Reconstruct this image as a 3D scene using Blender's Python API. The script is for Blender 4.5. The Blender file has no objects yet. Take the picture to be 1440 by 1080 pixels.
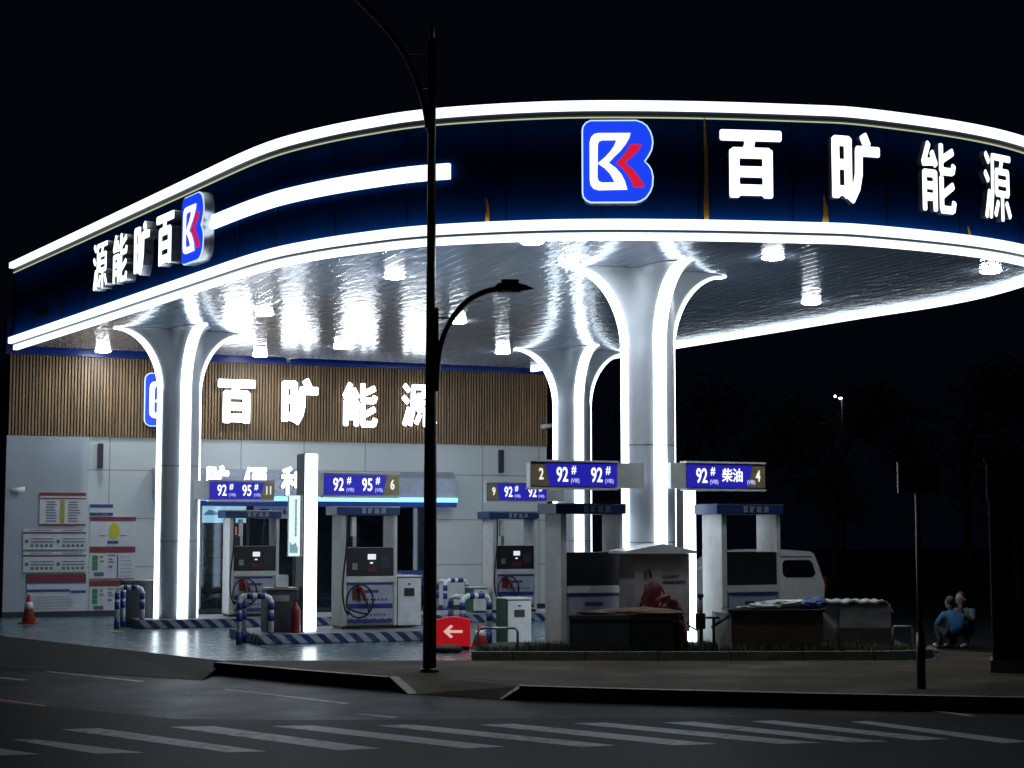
import bpy, bmesh, math, random
import numpy as np
from mathutils import Vector, Matrix
random.seed(7)
SC = bpy.context.scene
COL = SC.collection

# ------------------------------------------------------------------ camera
F = 2400.0; PITCH = math.atan2(215, F); H = 1.7          # photo pixels, eye height in metres
cam = bpy.data.objects.new('camera', bpy.data.cameras.new('camera')); COL.objects.link(cam)
cam.location = (0, 0, H); cam.rotation_euler = (math.pi/2 + PITCH, 0, 0)
cam.data.sensor_width = 36; cam.data.lens = F/1440*36
cam.data.clip_start = 0.1; cam.data.clip_end = 1500
SC.camera = cam
# ------------------------------------------------------------------ night sky and exposure
world = bpy.data.worlds.new('World'); SC.world = world; world.use_nodes = True
wn = world.node_tree.nodes; wl = world.node_tree.links
bg = wn['Background']; bg.inputs['Strength'].default_value = 1.0
tc = wn.new('ShaderNodeTexCoord'); sx = wn.new('ShaderNodeSeparateXYZ'); cr = wn.new('ShaderNodeValToRGB')
wl.new(tc.outputs['Generated'], sx.inputs[0]); wl.new(sx.outputs['Z'], cr.inputs[0]); wl.new(cr.outputs[0], bg.inputs['Color'])
cr.color_ramp.elements[0].position = 0.0;  cr.color_ramp.elements[0].color = (0.0007, 0.0012, 0.0030, 1)
cr.color_ramp.elements[1].position = 0.45; cr.color_ramp.elements[1].color = (0.0014, 0.0017, 0.0029, 1)
SC.view_settings.view_transform = 'Standard'; SC.view_settings.look = 'None'
SC.view_settings.exposure = 0.0; SC.view_settings.gamma = 1.0
SC.render.engine = 'CYCLES'
try:
    SC.cycles.use_denoising = True; SC.cycles.denoiser = 'OPENIMAGEDENOISE'
except Exception: pass
SC.cycles.max_bounces = 7; SC.cycles.diffuse_bounces = 3; SC.cycles.glossy_bounces = 4
SC.cycles.sample_clamp_indirect = 6.0

# ------------------------------------------------------------------ geometry helpers
TH = math.radians(22)                                     # the station is turned 22 degrees to the view
U = (math.cos(TH), math.sin(TH)); V = (-math.sin(TH), math.cos(TH))
def S(u, v, z=0.0): return Vector((u*U[0]+v*V[0], u*U[1]+v*V[1], z))
def ray(px, py):
    x, y, z = (px-720)/F, 1.0, -(py-540)/F
    c, s = math.cos(PITCH), math.sin(PITCH)
    return (x, y*c - z*s, y*s + z*c)
def onz(px, py, z=0.0):
    r = ray(px, py); t = (z-H)/r[2]; return Vector((r[0]*t, r[1]*t, z))
def ony(px, py, Y):
    r = ray(px, py); t = Y/r[1]; return Vector((r[0]*t, Y, H+r[2]*t))
def onv(px, py, v):                                       # point of a plane parallel to the shop front -> (u, z)
    r = ray(px, py); t = v/(r[0]*V[0]+r[1]*V[1]); return (r[0]*U[0]+r[1]*U[1])*t, H+r[2]*t
def proj(p):
    c, s = math.cos(PITCH), math.sin(PITCH); y, z = p[1], p[2]-H
    yc = y*c + z*s; zc = -y*s + z*c
    return 720+F*p[0]/yc, 540-F*zc/yc

class MB:
    def __init__(s): s.bm = bmesh.new()
    def box(s, x0, x1, y0, y1, z0, z1, mi=0, m=None):
        co = [(x, y, z) for z in (z0, z1) for y in (y0, y1) for x in (x0, x1)]
        if m is not None: co = [m @ Vector(c) for c in co]
        v = [s.bm.verts.new(c) for c in co]
        for f in ((0,2,3,1),(4,5,7,6),(0,1,5,4),(2,6,7,3),(0,4,6,2),(1,3,7,5)):
            q = s.bm.faces.new([v[i] for i in f]); q.material_index = mi
        return s
    def poly(s, pts, mi=0):
        f = s.bm.faces.new([s.bm.verts.new(p) for p in pts]); f.material_index = mi; return s
    def prism(s, pts, vec, mi=0):
        a = [s.bm.verts.new(p) for p in pts]; b = [s.bm.verts.new(Vector(p)+Vector(vec)) for p in pts]
        n = len(a)
        s.bm.faces.new(a[::-1]).material_index = mi; s.bm.faces.new(b).material_index = mi
        for i in range(n):
            s.bm.faces.new((a[i], a[(i+1)%n], b[(i+1)%n], b[i])).material_index = mi
        return s
    def tube(s, pts, r, seg=10, mi=0, cap=True):
        pts = [Vector(p) for p in pts]; n = len(pts)
        rs = r if isinstance(r, (list, tuple)) else [r]*n
        up = None; rings = []
        for i, p in enumerate(pts):
            d = (pts[min(i+1, n-1)] - pts[max(i-1, 0)]).normalized()
            if up is None:
                up = Vector((0,0,1)) if abs(d.z) < .9 else Vector((1,0,0))
            a = d.cross(up).normalized(); b = a.cross(d).normalized(); up = b
            rings.append([s.bm.verts.new(p + (a*math.cos(t)+b*math.sin(t))*rs[i]) for t in [2*math.pi*k/seg for k in range(seg)]])
        for i in range(n-1):
            for k in range(seg):
                f = s.bm.faces.new((rings[i][k], rings[i][(k+1)%seg], rings[i+1][(k+1)%seg], rings[i+1][k])); f.material_index = mi; f.smooth = True
        if cap:
            s.bm.faces.new(rings[0][::-1]).material_index = mi; s.bm.faces.new(rings[-1]).material_index = mi
        return s
    def lathe(s, prof, c=(0,0,0), seg=20, mi=0):
        rings = []
        for r, z in prof:
            rings.append([s.bm.verts.new((c[0]+r*math.cos(2*math.pi*k/seg), c[1]+r*math.sin(2*math.pi*k/seg), c[2]+z)) for k in range(seg)])
        for i in range(len(prof)-1):
            for k in range(seg):
                f = s.bm.faces.new((rings[i][k], rings[i][(k+1)%seg], rings[i+1][(k+1)%seg], rings[i+1][k])); f.material_index = mi; f.smooth = True
        s.bm.faces.new(rings[0][::-1]).material_index = mi; s.bm.faces.new(rings[-1]).material_index = mi
        return s
    def ball(s, c, r, mi=0, seg=12, sc=(1,1,1)):
        n0 = len(s.bm.verts)
        bmesh.ops.create_uvsphere(s.bm, u_segments=seg, v_segments=max(6, seg*2//3), radius=r,
                                  matrix=Matrix.Translation(c) @ Matrix.Diagonal((sc[0], sc[1], sc[2], 1)))
        s.bm.verts.ensure_lookup_table()
        for v in s.bm.verts[n0:]:
            for f in v.link_faces: f.smooth = True; f.material_index = mi
        return s
    def sweep(s, pts, section, mi=0, smooth=False):
        """box-like section [(offset outwards, z)...] carried along the open plan polyline pts"""
        n = len(pts); rings = []
        for i, p in enumerate(pts):
            a, b = pts[max(i-1,0)], pts[min(i+1,n-1)]
            d = Vector((b[0]-a[0], b[1]-a[1])).normalized(); nx, ny = d.y, -d.x
            rings.append([s.bm.verts.new((p[0]+nx*o, p[1]+ny*o, z)) for o, z in section])
        m = len(section)
        for i in range(n-1):
            for k in range(m):
                f = s.bm.faces.new((rings[i][k], rings[i+1][k], rings[i+1][(k+1)%m], rings[i][(k+1)%m])); f.material_index = mi; f.smooth = smooth
        s.bm.faces.new(rings[0]).material_index = mi; s.bm.faces.new(rings[-1][::-1]).material_index = mi
        return s
    def build(s, name, mat, parent=None, bevel=0.0):
        bmesh.ops.recalc_face_normals(s.bm, faces=s.bm.faces)
        if bevel:
            bmesh.ops.bevel(s.bm, geom=list(s.bm.edges), offset=bevel, segments=2, affect='EDGES', clamp_overlap=True)
        me = bpy.data.meshes.new(name); s.bm.to_mesh(me); s.bm.free()
        for m in (mat if isinstance(mat, (list, tuple)) else [mat]): me.materials.append(m)
        o = bpy.data.objects.new(name, me); COL.objects.link(o)
        if parent is not None: o.parent = parent
        return o

def tag(o, label=None, cat=None, group=None, kind=None):
    if label: o['label'] = label
    if cat: o['category'] = cat
    if group: o['group'] = group
    if kind: o['kind'] = kind
    return o
def thing(name, label, cat, loc=(0,0,0), rot=0.0, group=None):
    o = bpy.data.objects.new(name, None); COL.objects.link(o)
    o.location = loc; o.rotation_euler = (0, 0, rot); o.empty_display_size = .2
    return tag(o, label, cat, group)
def structure(o): o['kind'] = 'structure'; return o
def kids(o): return [c for c in bpy.data.objects if c.parent == o]
def copy_tree(o, parent=None):
    c = o.copy(); COL.objects.link(c); c.parent = parent
    for ch in kids(o): copy_tree(ch, c)
    return c

# ------------------------------------------------------------------ materials (all procedural)
def mat(name, col, rough=.5, metal=0.0, var=0.0, vscale=6.0, bump=0.0, bscale=40.0, spec=.5, stretch=(1,1,1), coat=0.0):
    m = bpy.data.materials.new(name); m.use_nodes = True
    nt = m.node_tree; b = nt.nodes['Principled BSDF']
    b.inputs['Base Color'].default_value = (*col, 1); b.inputs['Roughness'].default_value = rough
    b.inputs['Metallic'].default_value = metal; b.inputs['Specular IOR Level'].default_value = spec
    b.inputs['Coat Weight'].default_value = coat; b.inputs['Coat Roughness'].default_value = .15
    if var or bump:
        t = nt.nodes.new('ShaderNodeTexCoord'); mp = nt.nodes.new('ShaderNodeMapping'); mp.inputs['Scale'].default_value = stretch
        nt.links.new(t.outputs['Object'], mp.inputs[0])
    if var:
        n = nt.nodes.new('ShaderNodeTexNoise'); n.inputs['Scale'].default_value = vscale; n.inputs['Detail'].default_value = 6
        nt.links.new(mp.outputs[0], n.inputs['Vector'])
        r = nt.nodes.new('ShaderNodeValToRGB'); r.color_ramp.elements[0].position = .3; r.color_ramp.elements[1].position = .7
        r.color_ramp.elements[0].color = (*[c*(1-var) for c in col], 1); r.color_ramp.elements[1].color = (*[min(1, c*(1+var)) for c in col], 1)
        nt.links.new(n.outputs['Fac'], r.inputs[0]); nt.links.new(r.outputs[0], b.inputs['Base Color'])
        mr = nt.nodes.new('ShaderNodeMapRange'); mr.inputs['To Min'].default_value = max(.02, rough*(1-var*.6)); mr.inputs['To Max'].default_value = min(1, rough*(1+var*.6))
        nt.links.new(n.outputs['Fac'], mr.inputs[0]); nt.links.new(mr.outputs[0], b.inputs['Roughness'])
    if bump:
        n2 = nt.nodes.new('ShaderNodeTexNoise'); n2.inputs['Scale'].default_value = bscale; n2.inputs['Detail'].default_value = 4
        nt.links.new(mp.outputs[0], n2.inputs['Vector'])
        bp = nt.nodes.new('ShaderNodeBump'); bp.inputs['Strength'].default_value = bump; bp.inputs['Distance'].default_value = .02
        nt.links.new(n2.outputs['Fac'], bp.inputs['Height']); nt.links.new(bp.outputs[0], b.inputs['Normal'])
    return m
def emis(name, col, strength, base=None):
    m = mat(name, base or (.6,.6,.6), .4)
    b = m.node_tree.nodes['Principled BSDF']
    b.inputs['Emission Color'].default_value = (*col, 1); b.inputs['Emission Strength'].default_value = strength
    return m
M = {}
M['led'] = emis('white led diffuser', (.80, .91, 1.0), 1.9)
M['led_soffit'] = emis('white led soffit ring', (.80, .91, 1.0), 2.2)
M['led_column'] = emis('white led column strip', (.80, .91, 1.0), 4.2)
M['led_bar'] = emis('white led bar on fascia', (.72, .83, 1.0), 2.0)
M['led_line'] = emis('thin yellowish edge light', (.9, .95, .62), .55)
M['letter'] = emis('lit white letter face', (.9, .95, 1.0), 1.9)
M['shopletter'] = emis('lit white shop letter face', (.9, .95, 1.0), 7.0)
M['letter_side'] = mat('silver letter can side', (.55,.57,.6), .3, .8, var=.3, vscale=9)
M['logo_blue'] = emis('lit blue logo face', (.012, .06, .95), .95, (.02,.05,.5))
M['logo_white'] = emis('lit white logo figure', (.95, .97, 1.0), 1.6)
M['logo_rim'] = emis('lit pale logo rim', (.55, .8, 1.0), 1.1)
M['logo_red'] = emis('lit red logo figure', (.85, .015, .05), .8, (.5,.02,.03))
M['fascia'] = mat('navy composite fascia', (.0014, .022, .11), .6, 0, var=.15, vscale=2.5, bump=.04, bscale=3.0, spec=.0)
M['lip'] = mat('dark aluminium lip', (.06,.065,.07), .35, .6)
M['streak'] = mat('orange fascia streak', (.95,.42,.06), .5, 0, var=.3, vscale=14)
M['down'] = emis('downlight lens', (.88, .95, 1.0), 170.0)
M['trimw'] = mat('white downlight trim', (.7,.7,.7), .4)
M['col'] = mat('pearl grey column cladding', (.55,.60,.66), .34, .1, var=.06, vscale=3)
M['wall'] = None
M['white'] = mat('white painted steel', (.72,.75,.77), .38, 0, var=.12, vscale=5)
M['cream'] = mat('cream powder coat', (.60,.62,.61), .42, 0, var=.12, vscale=5)
M['silver'] = mat('brushed silver frame', (.55,.56,.57), .28, .85, var=.1)
M['black'] = mat('black plastic', (.012,.013,.016), .38, 0, var=.2)
M['rubber'] = mat('black rubber hose', (.01,.01,.011), .45)
M['dark'] = mat('dark grey steel', (.04,.043,.05), .45, .3, var=.25)
M['pole'] = mat('dark bronze lamp pole', (.028,.023,.024), .42, .2, var=.3, vscale=4, stretch=(1,1,.3))
M['bluepaint'] = mat('blue paint', (.012,.04,.22), .4, 0, var=.2)
M['navypanel'] = mat('navy header panel', (.015,.045,.17), .35)
M['sky'] = mat('blue painted parapet sheet', (.008,.04,.30), .3, 0, var=.2, vscale=2)
M['panelblue'] = emis('lit indigo sign face', (.014,.012,.36), .85, (.02,.02,.25))
M['paneltext'] = emis('lit white sign lettering', (.95,.97,1.0), 1.15)
M['panelgrey'] = emis('lit lavender small lettering', (.55,.57,.9), .8)
M['gold'] = mat('bronze number plate', (.36,.30,.17), .4, .2, var=.15)
M['goldtext'] = emis('pale number', (.95,.93,.82), .9)
M['pumpsilver'] = mat('silver lavender pump panel', (.40,.42,.52), .4, .1, var=.1)
M['screen'] = emis('small lit screen', (.75,.82,.95), .85)
M['ink'] = mat('grey print', (.12,.13,.17), .6)
M['redprint'] = mat('dull red print', (.20,.03,.042), .55, var=.12)
M['navyprint'] = mat('navy print', (.04,.06,.22), .55)
M['yellowprint'] = mat('yellow print', (.60,.55,.02), .55)
M['greenprint'] = mat('green print', (.02,.25,.09), .55)
M['oliveprint'] = mat('olive print', (.38,.34,.06), .55)
M['paper'] = mat('white notice board', (.60,.63,.67), .45, var=.08)
M['reddark'] = mat('red nozzle grip', (.14,.014,.016), .4)
M['red'] = mat('red plastic', (.22,.02,.02), .45, var=.2)
M['arrowred'] = emis('lit red sign face', (.65,.008,.018), .45, (.25,.01,.01))
M['arrowpale'] = emis('lit pale arrow', (1.0,.58,.48), .6)
M['tarp'] = mat('dark red tarpaulin', (.10,.010,.016), .5, 0, var=.4, vscale=8, bump=.4, bscale=12)
M['brown'] = mat('brown cardboard', (.12,.08,.055), .8, var=.3, vscale=8)
M['crate'] = mat('dark grey crate', (.035,.042,.046), .6, var=.3)
M['crateblack'] = mat('black crate', (.012,.014,.016), .55, var=.3)
M['wood'] = mat('worn brown board', (.10,.075,.055), .7, var=.35, vscale=5, stretch=(1,1,5))
M['grime_and_lit_side'] = mat('grimy off white panel and lit counter side', (.34,.35,.34), .6, var=.3, vscale=5)
M['plastic'] = mat('crumpled white plastic sheet', (.5,.52,.52), .3, var=.2, bump=.5, bscale=10)
M['bluebag'] = mat('blue plastic bag', (.02,.055,.22), .35, bump=.4, bscale=15)
M['pinkbag'] = mat('dusty pink bag', (.35,.22,.24), .6, bump=.4, bscale=15)
M['greenpaint'] = mat('green painted steel', (.02,.10,.06), .45, var=.2)
M['van'] = mat('white van paint', (.60,.61,.60), .25, 0, coat=.5, var=.06)
M['glassdark'] = mat('dark vehicle glass', (.006,.007,.008), .06)
M['tyre'] = mat('tyre rubber', (.012,.012,.012), .7)
M['skin'] = mat('skin', (.28,.19,.15), .6)
M['hair'] = mat('black hair', (.008,.007,.007), .5)
M['bluecoat'] = mat('light blue coat', (.02,.115,.235), .75, var=.25, vscale=9, bump=.5, bscale=14)
M['greycoat'] = mat('grey jacket', (.09,.10,.12), .7, var=.25, vscale=9, bump=.4, bscale=14)
M['trousers'] = mat('dark trousers', (.02,.022,.03), .8)
M['shoe'] = mat('pale shoe', (.3,.3,.32), .6)
M['kioskred'] = mat('dark maroon cabinet panel', (.06,.012,.010), .4, var=.3)
M['kioskgreen'] = mat('dark greenish frame', (.009,.012,.011), .4, .2, var=.25)
M['bark'] = mat('tree bark', (.06,.05,.04), .9, bump=.6, bscale=12)
M['leaf'] = mat('leaf', (.055,.085,.03), .6, var=.4, vscale=1.2)
M['blade'] = mat('grass blade', (.05,.07,.025), .7, var=.4, vscale=1.5)
M['soil'] = mat('dark soil', (.03,.028,.02), .95, var=.4, bump=.7, bscale=18)
M['paint'] = mat('worn white road paint', (.30,.31,.345), .45, 0, var=.65, vscale=3.5, bump=.2, bscale=60, spec=.12)
M['orangepaint'] = mat('worn orange road paint', (.38,.17,.08), .55, var=.4)
M['yellowpaint'] = mat('worn yellow floor paint', (.4,.33,.05), .5, var=.3)
M['kerb'] = mat('granite kerb', (.15,.14,.13), .6, 0, var=.3, vscale=9, bump=.3, bscale=50)
_m = M['kerb']; _nt = _m.node_tree; _b = _nt.nodes['Principled BSDF']; _t = _nt.nodes.new('ShaderNodeTexCoord'); _s = _nt.nodes.new('ShaderNodeSeparateXYZ'); _nt.links.new(_t.outputs['Object'], _s.inputs[0])
_f = _nt.nodes.new('ShaderNodeMath'); _f.operation = 'FRACT'; _nt.links.new(_s.outputs['X'], _f.inputs[0]); _l = _nt.nodes.new('ShaderNodeMath'); _l.operation = 'LESS_THAN'; _l.inputs[1].default_value = .018; _nt.links.new(_f.outputs[0], _l.inputs[0])
_x = _nt.nodes.new('ShaderNodeMix'); _x.data_type = 'RGBA'; _nt.links.new(_l.outputs[0], _x.inputs[0]); _nt.links.new(_b.inputs['Base Color'].links[0].from_socket, _x.inputs[6]); _x.inputs[7].default_value = (.02,.02,.02,1); _nt.links.new(_x.outputs[2], _b.inputs['Base Color'])
M['interior'] = mat('dim shop interior wall', (.10,.12,.15), .6, var=.2)
M['glow_menu'] = emis('lit cyan menu board', (.55,.85,1.0), 1.3)
M['glow_peak'] = emis('lit blue mountains print', (.12,.35,.6), .7)
M['tube'] = emis('white lamp tube', (1.0,.93,.85), 30.0)
M['neon'] = emis('red neon', (1.0,.12,.08), 2.2)
M['cyanled'] = emis('blue led eave strip', (.10,.45,1.0), 2.6)
M['banner'] = emis('lit pale banner', (.72,.95,1.0), .85)
M['teal'] = emis('teal print on banner', (.05,.32,.4), .5)
M['tin'] = mat('assorted goods', (.20,.14,.11), .5, var=.8, vscale=9)
M['lampfar'] = emis('far lamp', (1.0,.95,.8), 11.0)
M['steel'] = mat('galvanised pipe', (.3,.31,.32), .4, .7, var=.2)
M['orange'] = mat('orange cone', (.42,.055,.03), .5, var=.15)
M['spent'] = mat('unlit lamp glass', (.06,.065,.07), .2)

def node_mat(name, rough=.5, spec=.5, metal=0.0):
    m = bpy.data.materials.new(name); m.use_nodes = True
    nt = m.node_tree; b = nt.nodes['Principled BSDF']
    b.inputs['Roughness'].default_value = rough; b.inputs['Specular IOR Level'].default_value = spec; b.inputs['Metallic'].default_value = metal
    tcn = nt.nodes.new('ShaderNodeTexCoord')
    return m, nt, b, tcn
def noise(nt, vec, scale, detail=5, stretch=None, rot=0.0):
    if stretch is not None or rot:
        mp = nt.nodes.new('ShaderNodeMapping'); mp.inputs['Scale'].default_value = stretch or (1,1,1); mp.inputs['Rotation'].default_value = (0,0,rot)
        nt.links.new(vec, mp.inputs[0]); vec = mp.outputs[0]
    n = nt.nodes.new('ShaderNodeTexNoise'); n.inputs['Scale'].default_value = scale; n.inputs['Detail'].default_value = detail
    nt.links.new(vec, n.inputs['Vector']); return n.outputs['Fac']
def ramp(nt, fac, stops):
    r = nt.nodes.new('ShaderNodeValToRGB'); e = r.color_ramp.elements
    e[0].position, e[0].color = stops[0][0], (*stops[0][1], 1); e[1].position, e[1].color = stops[-1][0], (*stops[-1][1], 1)
    for p, c in stops[1:-1]:
        q = e.new(p); q.color = (*c, 1)
    nt.links.new(fac, r.inputs[0]); return r.outputs[0]
def mixc(nt, fac, a, b, mode='MIX'):
    x = nt.nodes.new('ShaderNodeMix'); x.data_type = 'RGBA'; x.blend_type = mode
    if isinstance(fac, float): x.inputs[0].default_value = fac
    else: nt.links.new(fac, x.inputs[0])
    for k, s in ((6, a), (7, b)):
        if isinstance(s, tuple): x.inputs[k].default_value = (*s, 1)
        else: nt.links.new(s, x.inputs[k])
    return x.outputs[2]
def maprange(nt, v, a, b, c, d):
    x = nt.nodes.new('ShaderNodeMapRange'); nt.links.new(v, x.inputs[0])
    for i, q in enumerate((a, b, c, d)): x.inputs[i+1].default_value = q
    return x.outputs[0]
def bump(nt, b, h, strength, dist=.01, prev=None):
    x = nt.nodes.new('ShaderNodeBump'); x.inputs['Strength'].default_value = strength; x.inputs['Distance'].default_value = dist
    nt.links.new(h, x.inputs['Height'])
    if prev is not None: nt.links.new(prev, x.inputs['Normal'])
    nt.links.new(x.outputs[0], b.inputs['Normal']); return x.outputs[0]
def math1(nt, op, a, b=None):
    x = nt.nodes.new('ShaderNodeMath'); x.operation = op
    for i, s in enumerate((a, b)):
        if s is None: continue
        if isinstance(s, (int, float)): x.inputs[i].default_value = s
        else: nt.links.new(s, x.inputs[i])
    return x.outputs[0]

# asphalt: patches, worn wheel tracks, grit
m, nt, b, t = node_mat('night asphalt', .5, .018); o = t.outputs['Object']
big = noise(nt, o, .25, 4); mid = noise(nt, o, 1.6, 6); grit = noise(nt, o, 90, 3)
c1 = ramp(nt, big, [(.35, (.009,.010,.012)), (.65, (.021,.022,.025))])
c2 = mixc(nt, .45, c1, ramp(nt, mid, [(.3, (.007,.008,.010)), (.7, (.024,.025,.028))]))
c3 = mixc(nt, .5, c2, ramp(nt, grit, [(.35, (.006,.006,.007)), (.7, (.04,.04,.043))]))
nt.links.new(c3, b.inputs['Base Color'])
nt.links.new(maprange(nt, mid, .3, .7, .36, .48), b.inputs['Roughness'])
coarse = noise(nt, o, 26, 3)
c4 = mixc(nt, .55, c3, ramp(nt, coarse, [(.42, (.002,.002,.0025)), (.56, (.012,.012,.013)), (.70, (.075,.076,.08))]))
nt.links.new(c4, b.inputs['Base Color'])
p1 = bump(nt, b, grit, .55, .008); bump(nt, b, mid, .08, .02, p1)
M['asphalt'] = m
def worn_paint(name, col):
    m, nt, b, t = node_mat(name, .5, .1); o = t.outputs['Object']
    w = noise(nt, o, 9, 8); w2 = noise(nt, o, 1.1, 3)
    k = math1(nt, 'ADD', w, math1(nt, 'MULTIPLY', math1(nt, 'SUBTRACT', w2, .5), .55))
    nt.links.new(mixc(nt, maprange(nt, k, .50, .80, 0.0, .95), col, (.012,.012,.014)), b.inputs['Base Color'])
    return m
M['paint'] = worn_paint('worn white road paint', (.34,.35,.39))
# forecourt: smooth painted concrete
m, nt, b, t = node_mat('glossy forecourt concrete', .25); o = t.outputs['Object']
big = noise(nt, o, .5, 5); mid = noise(nt, o, 3, 6)
c = mixc(nt, .5, ramp(nt, big, [(.3, (.07,.125,.15)), (.7, (.11,.19,.22))]), ramp(nt, mid, [(.3, (.06,.095,.11)), (.7, (.11,.16,.18))]))
mp = nt.nodes.new('ShaderNodeMapping'); mp.inputs['Rotation'].default_value = (0,0,-TH); nt.links.new(o, mp.inputs[0])
br = nt.nodes.new('ShaderNodeTexBrick'); br.offset = 0; br.inputs['Scale'].default_value = 1; br.inputs['Brick Width'].default_value = 3.2; br.inputs['Row Height'].default_value = 2.6; br.inputs['Mortar Size'].default_value = .014
nt.links.new(mp.outputs[0], br.inputs['Vector'])
c = mixc(nt, br.outputs['Fac'], c, (.02,.025,.03))
nt.links.new(c, b.inputs['Base Color']); nt.links.new(maprange(nt, mid, .3, .7, .20, .30), b.inputs['Roughness'])
bump(nt, b, noise(nt, o, .6, 1), .008, .02)
M['forecourt'] = m
# pavement: small blocks, dirt
m, nt, b, t = node_mat('pavement blocks', .75, .05); o = t.outputs['Object']
mp = nt.nodes.new('ShaderNodeMapping'); mp.inputs['Rotation'].default_value = (0,0,.35); nt.links.new(o, mp.inputs[0])
br = nt.nodes.new('ShaderNodeTexBrick'); br.inputs['Scale'].default_value = 1; br.inputs['Brick Width'].default_value = .4; br.inputs['Row Height'].default_value = .2
br.inputs['Mortar Size'].default_value = .008; br.inputs['Color1'].default_value = (.062,.052,.038,1); br.inputs['Color2'].default_value = (.10,.084,.062,1); br.inputs['Mortar'].default_value = (.03,.028,.025,1)
nt.links.new(mp.outputs[0], br.inputs['Vector'])
dirt = noise(nt, o, .9, 6)
c = mixc(nt, .55, br.outputs['Color'], ramp(nt, dirt, [(.3, (.016,.015,.013)), (.55, (.065,.056,.042)), (.75, (.19,.165,.115))]))
nt.links.new(c, b.inputs['Base Color']); bump(nt, b, br.outputs['Fac'], -.4, .008)
M['pave'] = m
# shop wall: large pale panels with thin joints
m, nt, b, t = node_mat('pale wall panels', .3); o = t.outputs['Object']
sp = nt.nodes.new('ShaderNodeSeparateXYZ'); nt.links.new(o, sp.inputs[0])
cb = nt.nodes.new('ShaderNodeCombineXYZ'); nt.links.new(sp.outputs['X'], cb.inputs['X']); nt.links.new(sp.outputs['Z'], cb.inputs['Y'])
br = nt.nodes.new('ShaderNodeTexBrick'); br.offset = 0; br.inputs['Scale'].default_value = 1; br.inputs['Brick Width'].default_value = 1.45; br.inputs['Row Height'].default_value = 1.05
br.inputs['Mortar Size'].default_value = .010; br.inputs['Color1'].default_value = (.56,.60,.61,1); br.inputs['Color2'].default_value = (.61,.64,.64,1); br.inputs['Mortar'].default_value = (.10,.11,.12,1)
nt.links.new(cb.outputs[0], br.inputs['Vector'])
nt.links.new(mixc(nt, .25, br.outputs['Color'], ramp(nt, noise(nt, o, .8, 5), [(.3, (.44,.48,.50)), (.7, (.66,.69,.69))])), b.inputs['Base Color'])
bump(nt, b, br.outputs['Fac'], -.5, .01)
M['wall'] = m
# canopy ceiling: rippled metal strips, along the canopy axis
m, nt, b, t = node_mat('rippled metal ceiling strips', .15, .5, .32); o = t.outputs['Object']
b.inputs['Base Color'].default_value = (.30,.34,.40,1)
sp = nt.nodes.new('ShaderNodeSeparateXYZ'); nt.links.new(o, sp.inputs[0])
fr = math1(nt, 'FRACT', math1(nt, 'MULTIPLY', sp.outputs['X'], 1/.2))
groove = math1(nt, 'LESS_THAN', math1(nt, 'ABSOLUTE', math1(nt, 'SUBTRACT', fr, .5)), .46)
rip = noise(nt, o, 1.0, 3, (5.0, 2.2, 1), .12)
fine = noise(nt, o, 1.0, 2, (13.0, 5.0, 1), .12)
p0 = bump(nt, b, fine, 1.0, .0035); p1 = bump(nt, b, rip, 1.0, .012, p0); p2 = bump(nt, b, groove, .4, .003, p1)
nt.links.new(mixc(nt, groove, (.23,.29,.39), (.40,.50,.66)), b.inputs['Base Color'])
M['ceiling'] = m
# slats
m, nt, b, t = node_mat('brown timber slats', .55); o = t.outputs['Object']
nt.links.new(ramp(nt, noise(nt, o, 3, 5, (5.5, 1, .25)), [(.3, (.16,.092,.044)), (.7, (.44,.285,.145))]), b.inputs['Base Color'])
M['slat'] = m
# island kerb: slanting blue and white stripes
def stripes(name, a, bcol, period, slope):
    m, nt, b, t = node_mat(name, .45)
    sp = nt.nodes.new('ShaderNodeSeparateXYZ'); nt.links.new(t.outputs['Object'], sp.inputs[0])
    s = math1(nt, 'ADD', math1(nt, 'ADD', sp.outputs['X'], math1(nt, 'MULTIPLY', sp.outputs['Z'], slope)), sp.outputs['Y'])
    f = math1(nt, 'GREATER_THAN', math1(nt, 'FRACT', math1(nt, 'MULTIPLY', s, 1/period)), .5)
    d = noise(nt, t.outputs['Object'], 7, 5)
    col = mixc(nt, f, a, bcol)
    nt.links.new(mixc(nt, maprange(nt, d, .45, .75, 0, .6), col, (.10,.10,.11)), b.inputs['Base Color'])
    return m
M['kerbstripe'] = stripes('blue and white slanting stripes', (.012,.03,.14), (.38,.42,.5), .27, 1.1)
# shop glass
m = bpy.data.materials.new('shop window glass'); m.use_nodes = True; nt = m.node_tree; nt.nodes.clear()
out = nt.nodes.new('ShaderNodeOutputMaterial'); mx = nt.nodes.new('ShaderNodeMixShader'); tr = nt.nodes.new('ShaderNodeBsdfTransparent'); gl = nt.nodes.new('ShaderNodeBsdfGlossy')
tr.inputs[0].default_value = (.62,.68,.72,1); gl.inputs[0].default_value = (.7,.8,.9,1); gl.inputs['Roughness'].default_value = .03; mx.inputs[0].default_value = .035
nt.links.new(tr.outputs[0], mx.inputs[1]); nt.links.new(gl.outputs[0], mx.inputs[2]); nt.links.new(mx.outputs[0], out.inputs[0])
M['glass'] = m

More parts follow.
